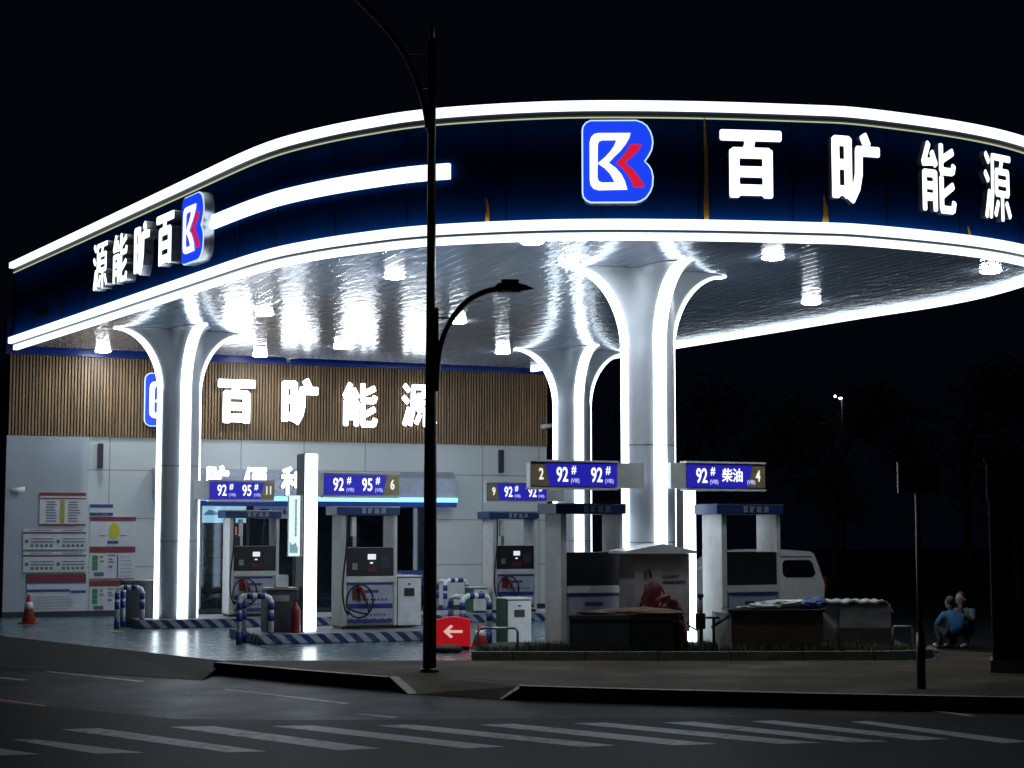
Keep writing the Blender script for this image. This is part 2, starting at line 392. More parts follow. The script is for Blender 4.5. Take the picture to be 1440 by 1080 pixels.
# ------------------------------------------------------------------ flat shapes: filled outlines, stroke glyphs, text
def outline_mesh(loops, depth, z0=0.0):
    cu = bpy.data.curves.new('outline', 'CURVE'); cu.dimensions = '2D'; cu.fill_mode = 'BOTH'; cu.extrude = depth/2
    for lp in loops:
        sp = cu.splines.new('POLY'); sp.points.add(len(lp)-1); sp.use_cyclic_u = True
        for i, p in enumerate(lp): sp.points[i].co = (p[0], p[1], 0, 1)
    ob = bpy.data.objects.new('outline', cu); COL.objects.link(ob)
    me = bpy.data.meshes.new_from_object(ob.evaluated_get(bpy.context.evaluated_depsgraph_get()))
    bpy.data.objects.remove(ob); bpy.data.curves.remove(cu)
    me.transform(Matrix.Translation((0, 0, z0 + depth/2)))
    return me
STAND = Matrix.Rotation(math.pi/2, 4, 'X')              # sheet x,y -> x,z, facing -y
def mesh_part(name, me, mats, parent, m=None):
    me = me.copy() if me.users else me
    if m is not None: me.transform(m)
    me.materials.clear()
    for q in (mats if isinstance(mats, (list, tuple)) else [mats]): me.materials.append(q)
    me.name = name
    o = bpy.data.objects.new(name, me); COL.objects.link(o); o.parent = parent
    return o
GL = {
 '百': (.082, [[(.06,.92),(.94,.92)], [(.5,.9),(.46,.72)], [(.24,.07),(.24,.68)], [(.76,.07),(.76,.68)], [(.24,.67),(.76,.67)], [(.24,.40),(.76,.40)], [(.24,.14),(.76,.14)]]),
 '旷': (.078, [[(.09,.10),(.09,.90)], [(.34,.10),(.34,.90)], [(.09,.89),(.34,.89)], [(.09,.55),(.34,.55)], [(.09,.17),(.34,.17)], [(.66,.97),(.72,.86)], [(.54,.76),(.94,.76)], [(.56,.76),(.55,.42),(.50,.22),(.40,.06)]]),
 '能': (.058, [[(.22,.96),(.08,.70)], [(.07,.70),(.38,.72)], [(.32,.84),(.42,.68)], [(.10,.05),(.10,.56)], [(.10,.55),(.40,.55)], [(.40,.56),(.40,.05)], [(.10,.38),(.40,.38)], [(.10,.22),(.40,.22)],
              [(.58,.96),(.58,.62)], [(.58,.60),(.88,.60)], [(.90,.60),(.93,.68)], [(.90,.88),(.60,.76)], [(.58,.50),(.58,.08)], [(.58,.06),(.88,.06)], [(.90,.06),(.93,.16)], [(.90,.40),(.60,.26)]]),
 '源': (.050, [[(.06,.95),(.17,.85)], [(.03,.68),(.14,.58)], [(.18,.42),(.06,.06)], [(.30,.93),(.96,.93)], [(.31,.92),(.30,.42),(.22,.06)], [(.66,.88),(.60,.76)], [(.45,.73),(.88,.73)], [(.45,.73),(.45,.42)], [(.88,.73),(.88,.42)], [(.45,.57),(.88,.57)], [(.45,.41),(.88,.41)],
              [(.66,.40),(.66,.04)], [(.50,.28),(.40,.10)], [(.82,.28),(.94,.10)]]),
 '便': (.055, [[(.22,.95),(.05,.55)], [(.17,.72),(.17,.03)], [(.36,.92),(.96,.92)], [(.42,.75),(.92,.75)], [(.42,.75),(.42,.38)], [(.92,.75),(.92,.38)], [(.42,.57),(.92,.57)], [(.42,.38),(.92,.38)], [(.66,.92),(.64,.30),(.36,.05)], [(.45,.27),(.96,.05)]]),
 '利': (.055, [[(.42,.95),(.10,.86)], [(.04,.66),(.54,.66)], [(.28,.90),(.28,.04)], [(.27,.62),(.05,.30)], [(.29,.62),(.52,.40)], [(.68,.82),(.68,.30)], [(.92,.95),(.92,.06)], [(.92,.06),(.80,.07)]]),
}
def glyph_loops(ch, n=64, grow=0.0):
    hw, strokes = GL[ch]; hw += grow
    xs = np.linspace(-.12, 1.12, n); X, Y = np.meshgrid(xs, xs); D = np.full(X.shape, 9.0)
    for st in strokes:
        for (x0,y0),(x1,y1) in zip(st[:-1], st[1:]):
            L = math.hypot(x1-x0, y1-y0); dx, dy = (x1-x0)/L, (y1-y0)/L
            a = (X-x0)*dx + (Y-y0)*dy - L/2; c = -(X-x0)*dy + (Y-y0)*dx
            r = .028                                                   # square ended strokes with small round corners
            qx = np.abs(a) - (L/2 + hw*.55 - r); qy = np.abs(c) - (hw - r)
            d = np.hypot(np.maximum(qx,0), np.maximum(qy,0)) + np.minimum(np.maximum(qx,qy),0) - r
            D = np.minimum(D, d)
    def ip(i0,j0,i1,j1):
        a, c = D[j0,i0], D[j1,i1]; t = a/(a-c); return (float(xs[i0]+t*(xs[i1]-xs[i0])), float(xs[j0]+t*(xs[j1]-xs[j0])))
    seg = {}
    for j in range(n-1):
        for i in range(n-1):
            k = (D[j,i]<0) + 2*(D[j,i+1]<0) + 4*(D[j+1,i+1]<0) + 8*(D[j+1,i]<0)
            if k in (0, 15): continue
            e = {'b': ('h',i,j), 't': ('h',i,j+1), 'l': ('v',i,j), 'r': ('v',i+1,j)}
            tb = {1:['lb'],2:['br'],3:['lr'],4:['rt'],5:['lb','rt'],6:['bt'],7:['lt'],8:['tl'],9:['tb'],10:['br','tl'],11:['tr'],12:['rl'],13:['rb'],14:['bl']}[k]
            for q in tb: seg.setdefault(e[q[0]], []).append(e[q[1]]); seg.setdefault(e[q[1]], []).append(e[q[0]])
    def pt(e):
        return ip(e[1],e[2],e[1]+1,e[2]) if e[0]=='h' else ip(e[1],e[2],e[1],e[2]+1)
    loops = []; left = set(seg)
    while left:
        s = left.pop(); lp = [s]; cur = s; prev = None
        while True:
            nx = [q for q in seg[cur] if q != prev and (q in left)]
            if not nx: break
            prev, cur = cur, nx[0]; left.discard(cur); lp.append(cur)
        if len(lp) > 5: loops.append([pt(e) for e in lp])
    return loops
GM = {}
def glyph_mesh(ch, w, h, depth, grow=0.0):
    lp = [[((x-.5)*w, (y-.5)*h) for x, y in l] for l in glyph_loops(ch, 64, grow)]
    return outline_mesh(lp, depth)
def text_mesh(txt, size, bold=0.0, squeeze=1.0, depth=.006, align='CENTER'):
    cu = bpy.data.curves.new('text', 'FONT'); cu.body = txt; cu.size = size; cu.offset = bold; cu.extrude = depth/2
    cu.align_x = align; cu.align_y = 'CENTER'; cu.resolution_u = 3
    ob = bpy.data.objects.new('text', cu); COL.objects.link(ob)
    me = bpy.data.meshes.new_from_object(ob.evaluated_get(bpy.context.evaluated_depsgraph_get()))
    bpy.data.objects.remove(ob); bpy.data.curves.remove(cu)
    me.transform(Matrix.Diagonal((squeeze, 1, 1, 1)) @ Matrix.Translation((0,0,depth/2)))
    return me

# logo outlines, read from the sign (sheet units: the sign is 1 high)
def q(pts): return [((x-357)/472, (376-y)/472) for x, y in pts]
L_OUT = q([(155,200),(160,175),(178,152),(205,140),(330,140),(460,140),(495,152),(522,172),(542,205),(553,240),(556,270),(550,310),(533,345),(510,376),(533,398),(548,425),(556,465),(553,515),(540,550),(515,585),(485,604),(455,612),(330,612),(205,612),(178,600),(160,578),(155,552),(155,376)])
def shrink(lp, k):
    n = len(lp); r = []
    for i in range(n):
        a, c = lp[i-1], lp[(i+1)%n]; d = Vector((c[0]-a[0], c[1]-a[1])).normalized()
        r.append((lp[i][0]-d.y*k, lp[i][1]+d.x*k))
    return r
L_WH = q([(200,270),(208,240),(225,222),(250,217),(428,217),(420,245),(400,280),(370,318),(335,352),(305,385),(345,415),(375,450),(395,490),(408,537),(250,540),(222,532),(205,512),(200,480)])
L_HO = q([(245,282),(252,264),(268,257),(350,257),(336,290),(312,325),(282,357),(245,388),(282,414),(312,446),(330,478),(337,497),(268,497),(250,490),(242,470)])
L_RD = q([(425,281),(490,281),(476,310),(448,340),(398,386),(438,420),(470,460),(492,496),(504,524),(443,524),(432,492),(412,455),(385,420),(345,386),(378,354),(405,320)])

def emblem(parent, h, depth):
    k = Matrix.Diagonal((h, h, 1, 1))
    sc = lambda lp: [(x*h, y*h) for x, y in lp]
    mesh_part('case', outline_mesh([sc(L_OUT)], depth), M['letter_side'], parent, STAND)
    mesh_part('rim', outline_mesh([sc(L_OUT)], .008, depth+.002), M['logo_rim'], parent, STAND)
    inner = shrink(L_OUT, .018); inner2 = shrink(L_OUT, -.018)
    if abs(max(p[0] for p in inner)) > abs(max(p[0] for p in L_OUT)): inner = inner2
    mesh_part('blue_face', outline_mesh([sc(inner)], .008, depth+.012), M['logo_blue'], parent, STAND)
    mesh_part('white_figure', outline_mesh([sc(L_WH), sc(L_HO)], .01, depth+.022), M['logo_white'], parent, STAND)
    mesh_part('red_figure', outline_mesh([sc(L_RD)], .01, depth+.022), M['logo_red'], parent, STAND)

# ------------------------------------------------------------------ ground
structure(MB().poly([(-160,-40,-.14),(160,-40,-.14),(160,260,-.14),(-160,260,-.14)]).build('road', M['asphalt']))
FC = [(-16,38.5),(-8.9,29.8),(-6.3,26.6),(-3.95,23.72),(5.95,23.72),(6.6,31.5),(3.5,41),(-12,45)]
YARD = [(5.96,23.72),(14,23.9),(34,30),(34,75),(-30,75),(-14,45.2),(3.5,41.01),(6.61,31.5)]
structure(MB().prism([(x,y,-.2) for x,y in FC], (0,0,.2)).build('forecourt', M['forecourt']))
structure(MB().prism([(x,y,-.2) for x,y in YARD], (0,0,.198)).build('yard', M['asphalt']))
ap = MB()
e0 = [(-16,38.5),(-8.9,29.8),(-6.3,26.6),(-3.95,23.72)]; e1 = [(-18.5,36.2),(-11.0,28.2),(-8.0,24.7),(-3.98,22.2)]
for i in range(3):
    ap.poly([(*e0[i],-.004),(*e0[i+1],-.004),(*e1[i+1],-.135),(*e1[i],-.135)])
structure(ap.build('entrance_ramp', mat('worn entrance concrete', (.032,.033,.028), .7, 0, var=.35, vscale=2.0, bump=.3, bscale=40, spec=.04)))
KL = [(-3.93,23.35),(-2.6,22.0),(-1.44,20.93)]
KR = [(.12,19.72),(1.4,19.3),(3.2,18.8),(5.45,18.3),(9,17.6),(16,16.4)]
sw = [(-3.93,23.74)] + KL + [(-1.22,21.2),(.28,20.1)] + KR + [(18,20.5),(9.5,23.4),(7.6,24.6),(6.25,26.2),(6.0,24.2),(5.8,23.74)]
structure(MB().prism([(x,y,-.19) for x,y in sw], (0,0,.196)).build('pavement', M['pave']))
def kerbline(pts, ramp_end=None):
    k = MB(); k.sweep(pts, [(-.0,-.16),(-.0,.010),(.012,.016),(.13,.016),(.14,-.16)])
    return k
kb = kerbline(KL); structure(kb.build('kerb', M['kerb']))
structure(kerbline(KR).build('kerb', M['kerb']))
# wedge shaped kerb ends at the dropped crossing
for a, c in ((KL[-1], (-1.16,20.25)), (KR[0], (-.14,19.6))):
    w = MB(); d = Vector((c[0]-a[0], c[1]-a[1], 0)); nrm = Vector((-d.y, d.x, 0)).normalized()*.06
    A = Vector((*a, .02)); C = Vector((*c, -.13)); B = Vector((*a, -.15))
    w.prism([A+nrm, C+nrm, B+nrm], -2*nrm); structure(w.build('kerb', M['kerb']))
structure(MB().poly([(-1.44,20.93,.002),(-1.22,21.2,.004),(.28,20.1,.004),(.12,19.72,.002),(-.14,19.6,-.136),(-1.16,20.25,-.136)]).build('dropped_kerb_ramp', M['pave']))
# planting bed
BF = [(-.55,23.86),(1.5,23.80),(4.0,23.84),(5.4,23.98),(5.85,24.3)]
bed = BF + [(5.9,26.3),(-.2,26.3),(-.58,24.6)]
structure(MB().prism([(x,y,.002) for x,y in bed], (0,0,.10)).build('planting_bed', M['soil']))
structure(MB().sweep(BF, [(.0,.0),(.0,.125),(.11,.125),(.115,.0)]).build('kerb', M['kerb']))
structure(MB().poly([onz(x,y,-.1385) for x,y in ((-60,984),(66,993),(250,1011),(480,1012.5),(980,1008),(1520,1010),(1520,1120),(-60,1120))]).build('road_patch', mat('newer dark asphalt', (.010,.010,.0115), .55, 0, var=.6, vscale=22, bump=.3, bscale=60, spec=.02)))
# road paint
def paint(pxs, name='road_marking', z=-.136, mt='paint'):
    return structure(MB().poly([onz(x,y,z) for x,y in pxs]).build(name, M[mt]))
for pl in ([(-26,1053),(-20,1063),(-10,1063),(56,1060)][0:0] or [(-40,1050),(-10,1051),(56,1060.5),(-10,1063)],
           [(17,1040),(49,1039.5),(206,1058.5),(135,1060)], [(86,1025.6),(139,1024),(375,1056.5),(319,1058)], [(238,1022),(300,1021),(536,1052.6),(476,1055)],
           [(382,1021),(439,1020),(710,1050),(654,1052.4)], [(528,1020),(581,1018.8),(866,1048),(819,1050.3)], [(672,1019),(721,1017.5),(1009,1046),(949,1048)],
           [(805,1017.3),(849,1016),(1155,1044.5),(1095,1046)], [(932,1016),(975,1014.8),(1249,1042.5),(1195,1044)], [(1056,1014.4),(1087,1013),(1335,1039),(1290,1041)],
           [(1196,1015),(1219,1013.7),(1450,1043),(1410,1045)]):
    paint(pl)
for a, c in (((63,945),(204,958)), ((313,970),(492,989)), ((500,1004.5),(560,1008.5)), ((-40,950),(40,956)), ((1290,998),(1370,1006))):
    paint([(a[0],a[1]-.7),(a[0]+8,a[1]-.9),(c[0],c[1]-.3),(c[0]-8,c[1]+.9)], 'lane_marking')
paint([(-20,981.5),(0,983),(66,992),(62,993),(0,985)], 'lane_marking', mt='orangepaint')
paint([(152,886),(172,887.5),(176,889),(154,888)], 'floor_marking', .004, 'yellowpaint')
paint([(108,876.6),(112,876.4),(60,879),(20,882),(16,882)], 'floor_marking', .004, 'paint')

# ------------------------------------------------------------------ canopy
ctrl = [(3.35,38.0),(3.58,36.6),(4.40,32.1),(5.33,26.9),(5.83,24.2),(6.28,22.95),(6.82,22.0),(7.45,21.2),(8.78,20.25),(10.33,19.62),(11.95,19.18),(12.75,19.05),(14.4,19.18),(15.7,19.55),(16.7,20.15),(17.18,21.15),(17.45,22.6),(17.42,24.0),(17.10,25.7),(16.82,27.8),(16.35,31.0),(15.5,36.95),(15.3,38.0)]
def catmull(P, n=8):
    r = []
    for i in range(1, len(P)-2):
        p0,p1,p2,p3 = [np.array(P[k]) for k in (i-1,i,i+1,i+2)]
        for k in range(n):
            t = k/n; r.append(tuple(.5*((2*p1)+(-p0+p2)*t+(2*p0-5*p1+4*p2-p3)*t*t+(-p0+3*p1-3*p2+p3)*t**3)))
    r.append(P[-2]); return r
OUT = catmull(ctrl)
# light smoothing
for _ in range(4):
    OUT = [OUT[0]] + [tuple((np.array(OUT[i-1])+2*np.array(OUT[i])+np.array(OUT[i+1]))/4) for i in range(1,len(OUT)-1)] + [OUT[-1]]
ZC, ZB, ZT = 5.66, 5.70, 7.40
can = thing('station_canopy', 'rounded navy filling station canopy edged with white light strips, on three columns', 'canopy', (0,0,0), TH)
# sweep offset is positive to the right of travel = inside; use negative to go outward
n_mid = OUT[len(OUT)//2]
a_, b_ = OUT[80], OUT[81]; d_ = Vector((b_[0]-a_[0], b_[1]-a_[1])).normalized()
SG = 1 if ((a_[0]+d_.y-10.5)**2 + (a_[1]-d_.x-28)**2) > ((a_[0]-10.5)**2 + (a_[1]-28)**2) else -1
def sec(o0, o1, z0, z1): return [(SG*o0,z0),(SG*o0,z1),(SG*o1,z1),(SG*o1,z0)]
MB().sweep(OUT, sec(-.12,0,ZB,ZT), smooth=True).build('fascia', M['fascia'], can)
MB().prism([(OUT[0][0],OUT[0][1],ZB),(OUT[-1][0],OUT[-1][1],ZB),(OUT[-1][0],OUT[-1][1]+.12,ZB),(OUT[0][0],OUT[0][1]+.12,ZB)], (0,0,ZT-ZB)).build('rear_fascia', M['fascia'], can)
MB().sweep(OUT, sec(.0,.11,7.28,7.392)).build('light_strip', M['led'], can)
MB().sweep(OUT, sec(.0,.05,7.205,7.262)).build('strip_lip', M['lip'], can)
MB().sweep(OUT, sec(.0,.022,7.182,7.195)).build('edge_light', M['led_line'], can)
MB().sweep(OUT, sec(.0,.09,5.70,5.825)).build('light_strip', M['led'], can)
MB().sweep(OUT, sec(-.10,.03,5.665,5.695)).build('strip_lip', M['lip'], can)
MB().sweep(OUT, sec(-.11,-.02,5.575,5.660)).build('light_strip', M['led_soffit'], can)
MB().poly([(x,y,5.662) for x,y in OUT][::-1]).build('ceiling', M['ceiling'], can)
MB().poly([(x,y,7.30) for x,y in OUT]).build('roof_deck', M['dark'], can)
# points of the fascia seen at a given photo column
def fascia_at(px, z):
    best = None
    for i in range(1, len(OUT)-1):
        p = S(*OUT[i], z); q1 = S(*OUT[i+1], z)
        d = Vector((OUT[i+1][0]-OUT[i-1][0], OUT[i+1][1]-OUT[i-1][1])).normalized(); n = Vector((d.y, -d.x))*SG
        nw = S(n.x, n.y)
        if nw.dot(Vector((0,0,0))-S(*OUT[i])) <= 0: continue
        x0, x1 = proj(p)[0], proj(q1)[0]
        if (x0-px)*(x1-px) <= 0 and x0 != x1:
            t = (px-x0)/(x1-x0); return (OUT[i][0]+t*(OUT[i+1][0]-OUT[i][0]), OUT[i][1]+t*(OUT[i+1][1]-OUT[i][1])), n, i+t
    raise ValueError(px)
# long light bar between the two signs
i0 = fascia_at(300, 6.5)[2]; i1 = fascia_at(634, 6.5)[2]
def subpath(i0, i1, n=60):
    r = []
    for k in range(n+1):
        t = i0+(i1-i0)*k/n; j = min(int(t), len(OUT)-2); f = t-j
        r.append((OUT[j][0]+f*(OUT[j+1][0]-OUT[j][0]), OUT[j][1]+f*(OUT[j+1][1]-OUT[j][1])))
    return r
MB().sweep(subpath(min(i0,i1), max(i0,i1)), sec(.0,.07,6.44,6.645)).build('light_bar', M['led_bar'], can)
for px, y0, y1, w in ((686,277,313,.030),(993,160,313,.034),(1160,274,318,.036),(1361,318,340,.022)):  # tapered orange streaks raised on the fascia, widest at the foot
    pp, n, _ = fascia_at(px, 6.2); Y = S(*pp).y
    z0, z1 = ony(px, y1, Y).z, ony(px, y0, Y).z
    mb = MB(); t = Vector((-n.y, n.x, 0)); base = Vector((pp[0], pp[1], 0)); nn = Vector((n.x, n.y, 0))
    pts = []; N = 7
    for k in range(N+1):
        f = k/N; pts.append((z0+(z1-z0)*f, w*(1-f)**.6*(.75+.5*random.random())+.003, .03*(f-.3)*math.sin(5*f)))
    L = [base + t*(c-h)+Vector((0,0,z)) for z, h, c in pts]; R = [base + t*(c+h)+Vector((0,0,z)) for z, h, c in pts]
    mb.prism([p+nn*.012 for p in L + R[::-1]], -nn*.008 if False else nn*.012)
    mb.build('orange_streak', M['streak'], can)

sm = MB(); acc = 0
for i in range(1, len(OUT)-1):
    acc += math.dist(OUT[i], OUT[i-1])
    if acc > 1.22:
        acc = 0; d = Vector((OUT[i+1][0]-OUT[i-1][0], OUT[i+1][1]-OUT[i-1][1])).normalized(); n = Vector((d.y, -d.x, 0))*SG; b0 = Vector((OUT[i][0], OUT[i][1], 5.83)) + n*.001; t = Vector((d.x, d.y, 0))*.006
        sm.prism([b0-t, b0+t, b0+t+Vector((0,0,1.345)), b0-t+Vector((0,0,1.345))], n*.004)
sm.build('panel_seam', M['black'], can)

_p, _n, _ = fascia_at(60, 6.1); _z = 6.02; _mk = MB(); _t = Vector((-_n.y,_n.x,0))
for _k in range(5):
    _c = Vector((_p[0],_p[1],_z)) + _t*(_k*.16-.32) + Vector((_n.x,_n.y,0))*.002; _mk.prism([_c-_t*.05, _c+_t*.05, _c+_t*.05+Vector((0,0,.16)), _c-_t*.05+Vector((0,0,.16))], Vector((_n.x,_n.y,0))*.006)
_mk.build('small_lettering', M['dark'], can)

def canopy_sign(px_list, label, dep=.15, zc=6.56):
    chars = px_list
    root = thing('fascia_sign', label, 'sign', (0,0,0), TH, None)
    for what, px, w, h in chars:
        pp, n, _ = fascia_at(px, zc); ang = math.atan2(n.y, n.x) + math.pi/2
        e = bpy.data.objects.new('letter' if what != 'L' else 'emblem', None); COL.objects.link(e); e.parent = root
        e.location = (pp[0]+n.x*.02, pp[1]+n.y*.02, zc); e.rotation_euler = (0,0,ang)
        if what == 'L': emblem(e, h, .17)
        else:
            e['label'] = 'lit character ' + what
            mesh_part('letter_side', glyph_mesh(what, w, h, dep), M['letter_side'], e, STAND)
            me = glyph_mesh(what, w, h, .008, -.004); me.transform(Matrix.Translation((0,0,dep+.001)))
            mesh_part('letter_face', me, M['letter'], e, STAND)
    return root
canopy_sign([('L',868,1.1,1.10),('百',1053,.86,.93),('旷',1198,.74,.93),('能',1312,.62,.98),('源',1394,.58,.98)], 'white lit characters and blue emblem on the rounded street front of the canopy', .09)
canopy_sign([('源',156,.75,.86),('能',184,.75,.86),('旷',215,.75,.86),('百',248,.80,.86),('L',288,1.1,1.08)], 'white lit characters and blue emblem on the long left flank of the canopy', .17, 6.50)

# downlights
DL = [(555,390),(372,442),(480,489),(644,453),(707,496),(1087,363),(1141,426),(1393,382),(748,341),(145,494),(366,500.5),(800,372)]
names = ['round downlight left of the tall street lamp pole, nearest the long light bar', 'round downlight just right of the left column top', 'round downlight in the ceiling above the last-but-one shop character',
 'round downlight in the ceiling behind the curved lamp arm', 'round downlight beside the left rib tip of the rear column', 'round downlight right of the front column top', 'round downlight over the right side of the canopy, nearest the far edge',
 'round downlight at the far right tip of the canopy', 'round downlight touching the front soffit strip above the rear column', 'small round downlight above the left end of the timber cladding', 'small round downlight by the security camera under the rear edge', 'round downlight just left of the front column rib tip']
d0 = None
for (px, py), lb in zip(DL, names):
    p = onz(px, py, 5.64)
    if d0 is None:
        d0 = thing('downlight', lb, 'ceiling light', p, 0, 'downlights in the canopy ceiling')
        MB().lathe([(.185,.02),(.185,.012),(.16,.008)], seg=20).build('trim_ring', M['trimw'], d0)
        MB().lathe([(.158,.0075),(.156,.0),(.13,-.014),(.07,-.022)], seg=20).build('lens', M['down'], d0)
    else:
        d = copy_tree(d0); d.location = p; d['label'] = lb

# columns
def column(u, v, label, turn=0.0):
    R0, RT, Z0, ZT_, ZBs = .40, 1.30, 4.45, 5.657, .16
    root = thing('canopy_column', label, 'column', S(u, v), TH+turn, 'flared columns carrying the canopy')
    def rad(z):
        if z <= Z0: return R0
        t = math.asin(min(1, (z-Z0)/(ZT_-Z0))); return RT-(RT-R0)*math.cos(t)
    zs = [ZBs, 1.5, 3.0, Z0] + [Z0+(ZT_-Z0)*math.sin(math.pi/2*k/16) for k in range(1,17)]
    def ring(z, seg=64):
        r = rad(z); f = (r-R0)/(RT-R0); out = []
        for k in range(seg):
            a = 2*math.pi*k/seg; g = (RT/(abs(math.cos(a))+abs(math.sin(a)))-R0)/(RT-R0)
            g = .16 + .84*abs(math.cos(2*a))**2.6
            rr = R0-.01+(r-R0)*g - (.012 if f > 0 else 0); out.append((rr*math.cos(a), rr*math.sin(a), z))
        return out
    def skin(z_list, name):
        bm = bmesh.new(); rs = [[bm.verts.new(p) for p in ring(z)] for z in z_list]
        for i in range(len(rs)-1):
            for k in range(64):
                bm.faces.new((rs[i][k], rs[i][(k+1)%64], rs[i+1][(k+1)%64], rs[i+1][k])).smooth = True
        bm.faces.new(rs[0][::-1]); bm.faces.new(rs[-1])
        b = MB(); b.bm.free(); b.bm = bm; return b.build(name, M['col'], root)
    skin(zs[:3] + [4.0, 4.3] + zs[3:], 'shaft')
    for z in (1.62, 3.05): MB().lathe([(.385,z-.006),(.3935,z-.005),(.3935,z+.005),(.385,z+.006)], seg=64).build('joint_ring', M['lip'], root)
    for k in range(4):
        a = k*math.pi/2; er = Vector((math.cos(a), math.sin(a), 0)); et = Vector((-math.sin(a), math.cos(a), 0))
        mb = MB(); hw = .10; prev = None; path = []
        for j, z in enumerate(zs):
            if z <= Z0: path.append((R0, z, 1.0, 0.0))
            else:
                t = math.asin(min(1,(z-Z0)/(ZT_-Z0))); tx, tz = (RT-R0)*math.sin(t), (ZT_-Z0)*math.cos(t); l = math.hypot(tx,tz)
                path.append((RT-(RT-R0)*math.cos(t), z, tz/l, -tx/l))
        rings = []
        for r, z, nr, nz in path:
            rings.append([mb.bm.verts.new(er*(r+nr*o)+et*s+Vector((0,0,z+nz*o))) for o, s in ((-.05,-hw),(.004,-hw),(.018,-hw*.7),(.018,hw*.7),(.004,hw),(-.05,hw))])
        for i in range(len(rings)-1):
            for q_ in range(6):
                mb.bm.faces.new((rings[i][q_], rings[i+1][q_], rings[i+1][(q_+1)%6], rings[i][(q_+1)%6]))
        mb.bm.faces.new(rings[0]); mb.bm.faces.new(rings[-1][::-1])
        mb.build('light_strip', M['led_column'], root)
    return root
C1 = (11.40, 22.79); C2 = (6.35, 32.85); C3 = (14.82, 33.25)
column(*C1, 'flared grey column with white light ribs behind the small white roofed box')
column(*C2, 'flared grey column with white light ribs at the left, before the shop emblem', .13)
column(*C3, 'flared grey column with white light ribs farthest back, seen past the sign numbered 2', -.04)

# ------------------------------------------------------------------ shop
WV = 37.75
def wx(px, py=700, v=WV): return onv(px, py, v)
ul, ur = 3.66, 16.15; zw0, zw1 = 3.87, 5.60
shop = thing('station_shop', 'long station shop with timber slat upper wall, pale panels and dark glazed front', 'shop', S(0, WV), TH)
o0, o1 = wx(284)[0], wx(603)[0]; ztop = 2.95
MB().box(ul, o0, 0, .3, 0, zw0).build('wall', M['wall'], shop)
MB().box(o1, ur, 0, .3, 0, zw0).build('wall', M['wall'], shop)
MB().box(o0+.002, o1-.002, .002, .3, ztop, zw0).build('wall', M['wall'], shop)
MB().box(ur-.2, ur, .302, 7, 0, 5.6).box(ul, ul+.2, .302, 7, 0, 5.6).box(ul, ur, 7, 7.2, 0, 5.6).build('side_wall', M['interior'], shop)
su = wx(122)[0]
sl = MB().box(ul-.04, su-.02, -.10, -.004, .12, zw0-.02).box(su-.016, su+.02, -.05, -.004, .12, zw0-.02)
sl.build('slab', mat('polished pale slab', (.42,.47,.53), .10, 0, var=.08, vscale=1.5, spec=.9), shop)
sg = MB()
x = ul
while x < ur-.03:
    sg.box(x, x+.038, -.055, -.004, zw0, zw1); x += .068
sg.build('timber_slats', M['slat'], shop)
MB().box(ul, ur, -.003, .02, zw0+.003, zw1-.003).build('slat_backing', M['black'], shop)
MB().box(ul-.1, ur+.05, -.08, .25, zw1+.004, 6.35).build('parapet', M['sky'], shop)
MB().box(ul-.05, o0, -.13, -.003, 0, .12).build('plinth', M['dark'], shop); MB().box(o1, ur, -.05, -.003, 0, .12).build('plinth', M['dark'], shop)
MB().box(ul, ur, .31, 7, 5.35, 5.5).build('roof', M['dark'], shop)
# sign shelf with blue strip
a0, a1 = wx(218,690,WV-.35)[0], wx(642,690,WV-.35)[0]; zs0 = wx(520,703,WV-.4)[1]; zs1 = wx(520,664,WV-.35)[1]
aw = MB(); aw.prism([(a0,-.004,zs0+.02),(a0,-.36,zs0+.02),(a0,-.30,zs1-.12),(a0,-.10,zs1+.03),(a0,-.004,zs1+.04)], (a1-a0,0,0)); aw.build('awning', mat('pale blue grey awning sheet', (.30,.34,.42), .3, .2, var=.1), shop)
MB().box(a0, a1+.01, -.40, -.365, zs0-.04, zs0+.06).build('blue_light_strip', M['cyanled'], shop)
MB().box(a0, a1, -.36, -.30, zs0-.16, zs0-.045).build('awning_edge', M['bluepaint'], shop)
# glazing
gw = MB()
n = 5
for k in range(n+1):
    xx = o0+(o1-o0)*k/n; gw.box(xx-.03, xx+.03, .08, .16, .02, ztop-.004)
gw.box(o0+.03, o1-.03, .085, .155, 2.42, 2.48).box(o0+.03,o1-.03,.085,.155,.02,.1)
gw.build('window_frame', M['dark'], shop)
MB().box(o0+.03, o1-.03, .11, .116, .1, 2.95).build('window_glass', M['glass'], shop)
MB().box(o0-.5, o1+.5, 3.4, 3.5, .0, 3.2).box(o0-.5, o1+.5, .31, 3.4, 3.16, 3.2).box(o0-.55, o0-.5, .31, 3.4, 0, 3.2).box(o1+.5, o1+.55, .31, 3.4, 0, 3.2).build('interior_wall', M['interior'], shop)
def inside(px0, px1, py0, py1, d):                           # (u0,u1,z0,z1) on a plane d behind the front
    a = onv(px0, py1, WV+d); c = onv(px1, py0, WV+d); return a[0], c[0], a[1], c[1]
x0,x1,z0,z1 = inside(283,349,706,735,.5)
mb = MB().box(x0,x1,.5,.56,z0,z1); menu = tag(mb.build('menu_board', M['glow_menu']), 'lit cyan picture board with blue peaks inside the shop window', 'menu board'); menu.location = S(0,WV); menu.rotation_euler = (0,0,TH)
pk = MB(); zz = z0+(z1-z0)*.36
pk.prism([(x0+.02,.49,zz),(x0+.18,.49,zz+.13),(x0+.4,.49,zz+.05),(x0+.62,.49,zz+.12),(x0+.8,.49,zz+.06),(x1-.02,.49,zz+.14),(x1-.02,.49,zz)], (0,.006,0)); pk.build('picture', M['glow_peak'], menu)
def shop_item(name, mb, mt, label, cat): 
    o = tag(mb.build(name, mt), label, cat); o.location = S(0,WV); o.rotation_euler = (0,0,TH); return o
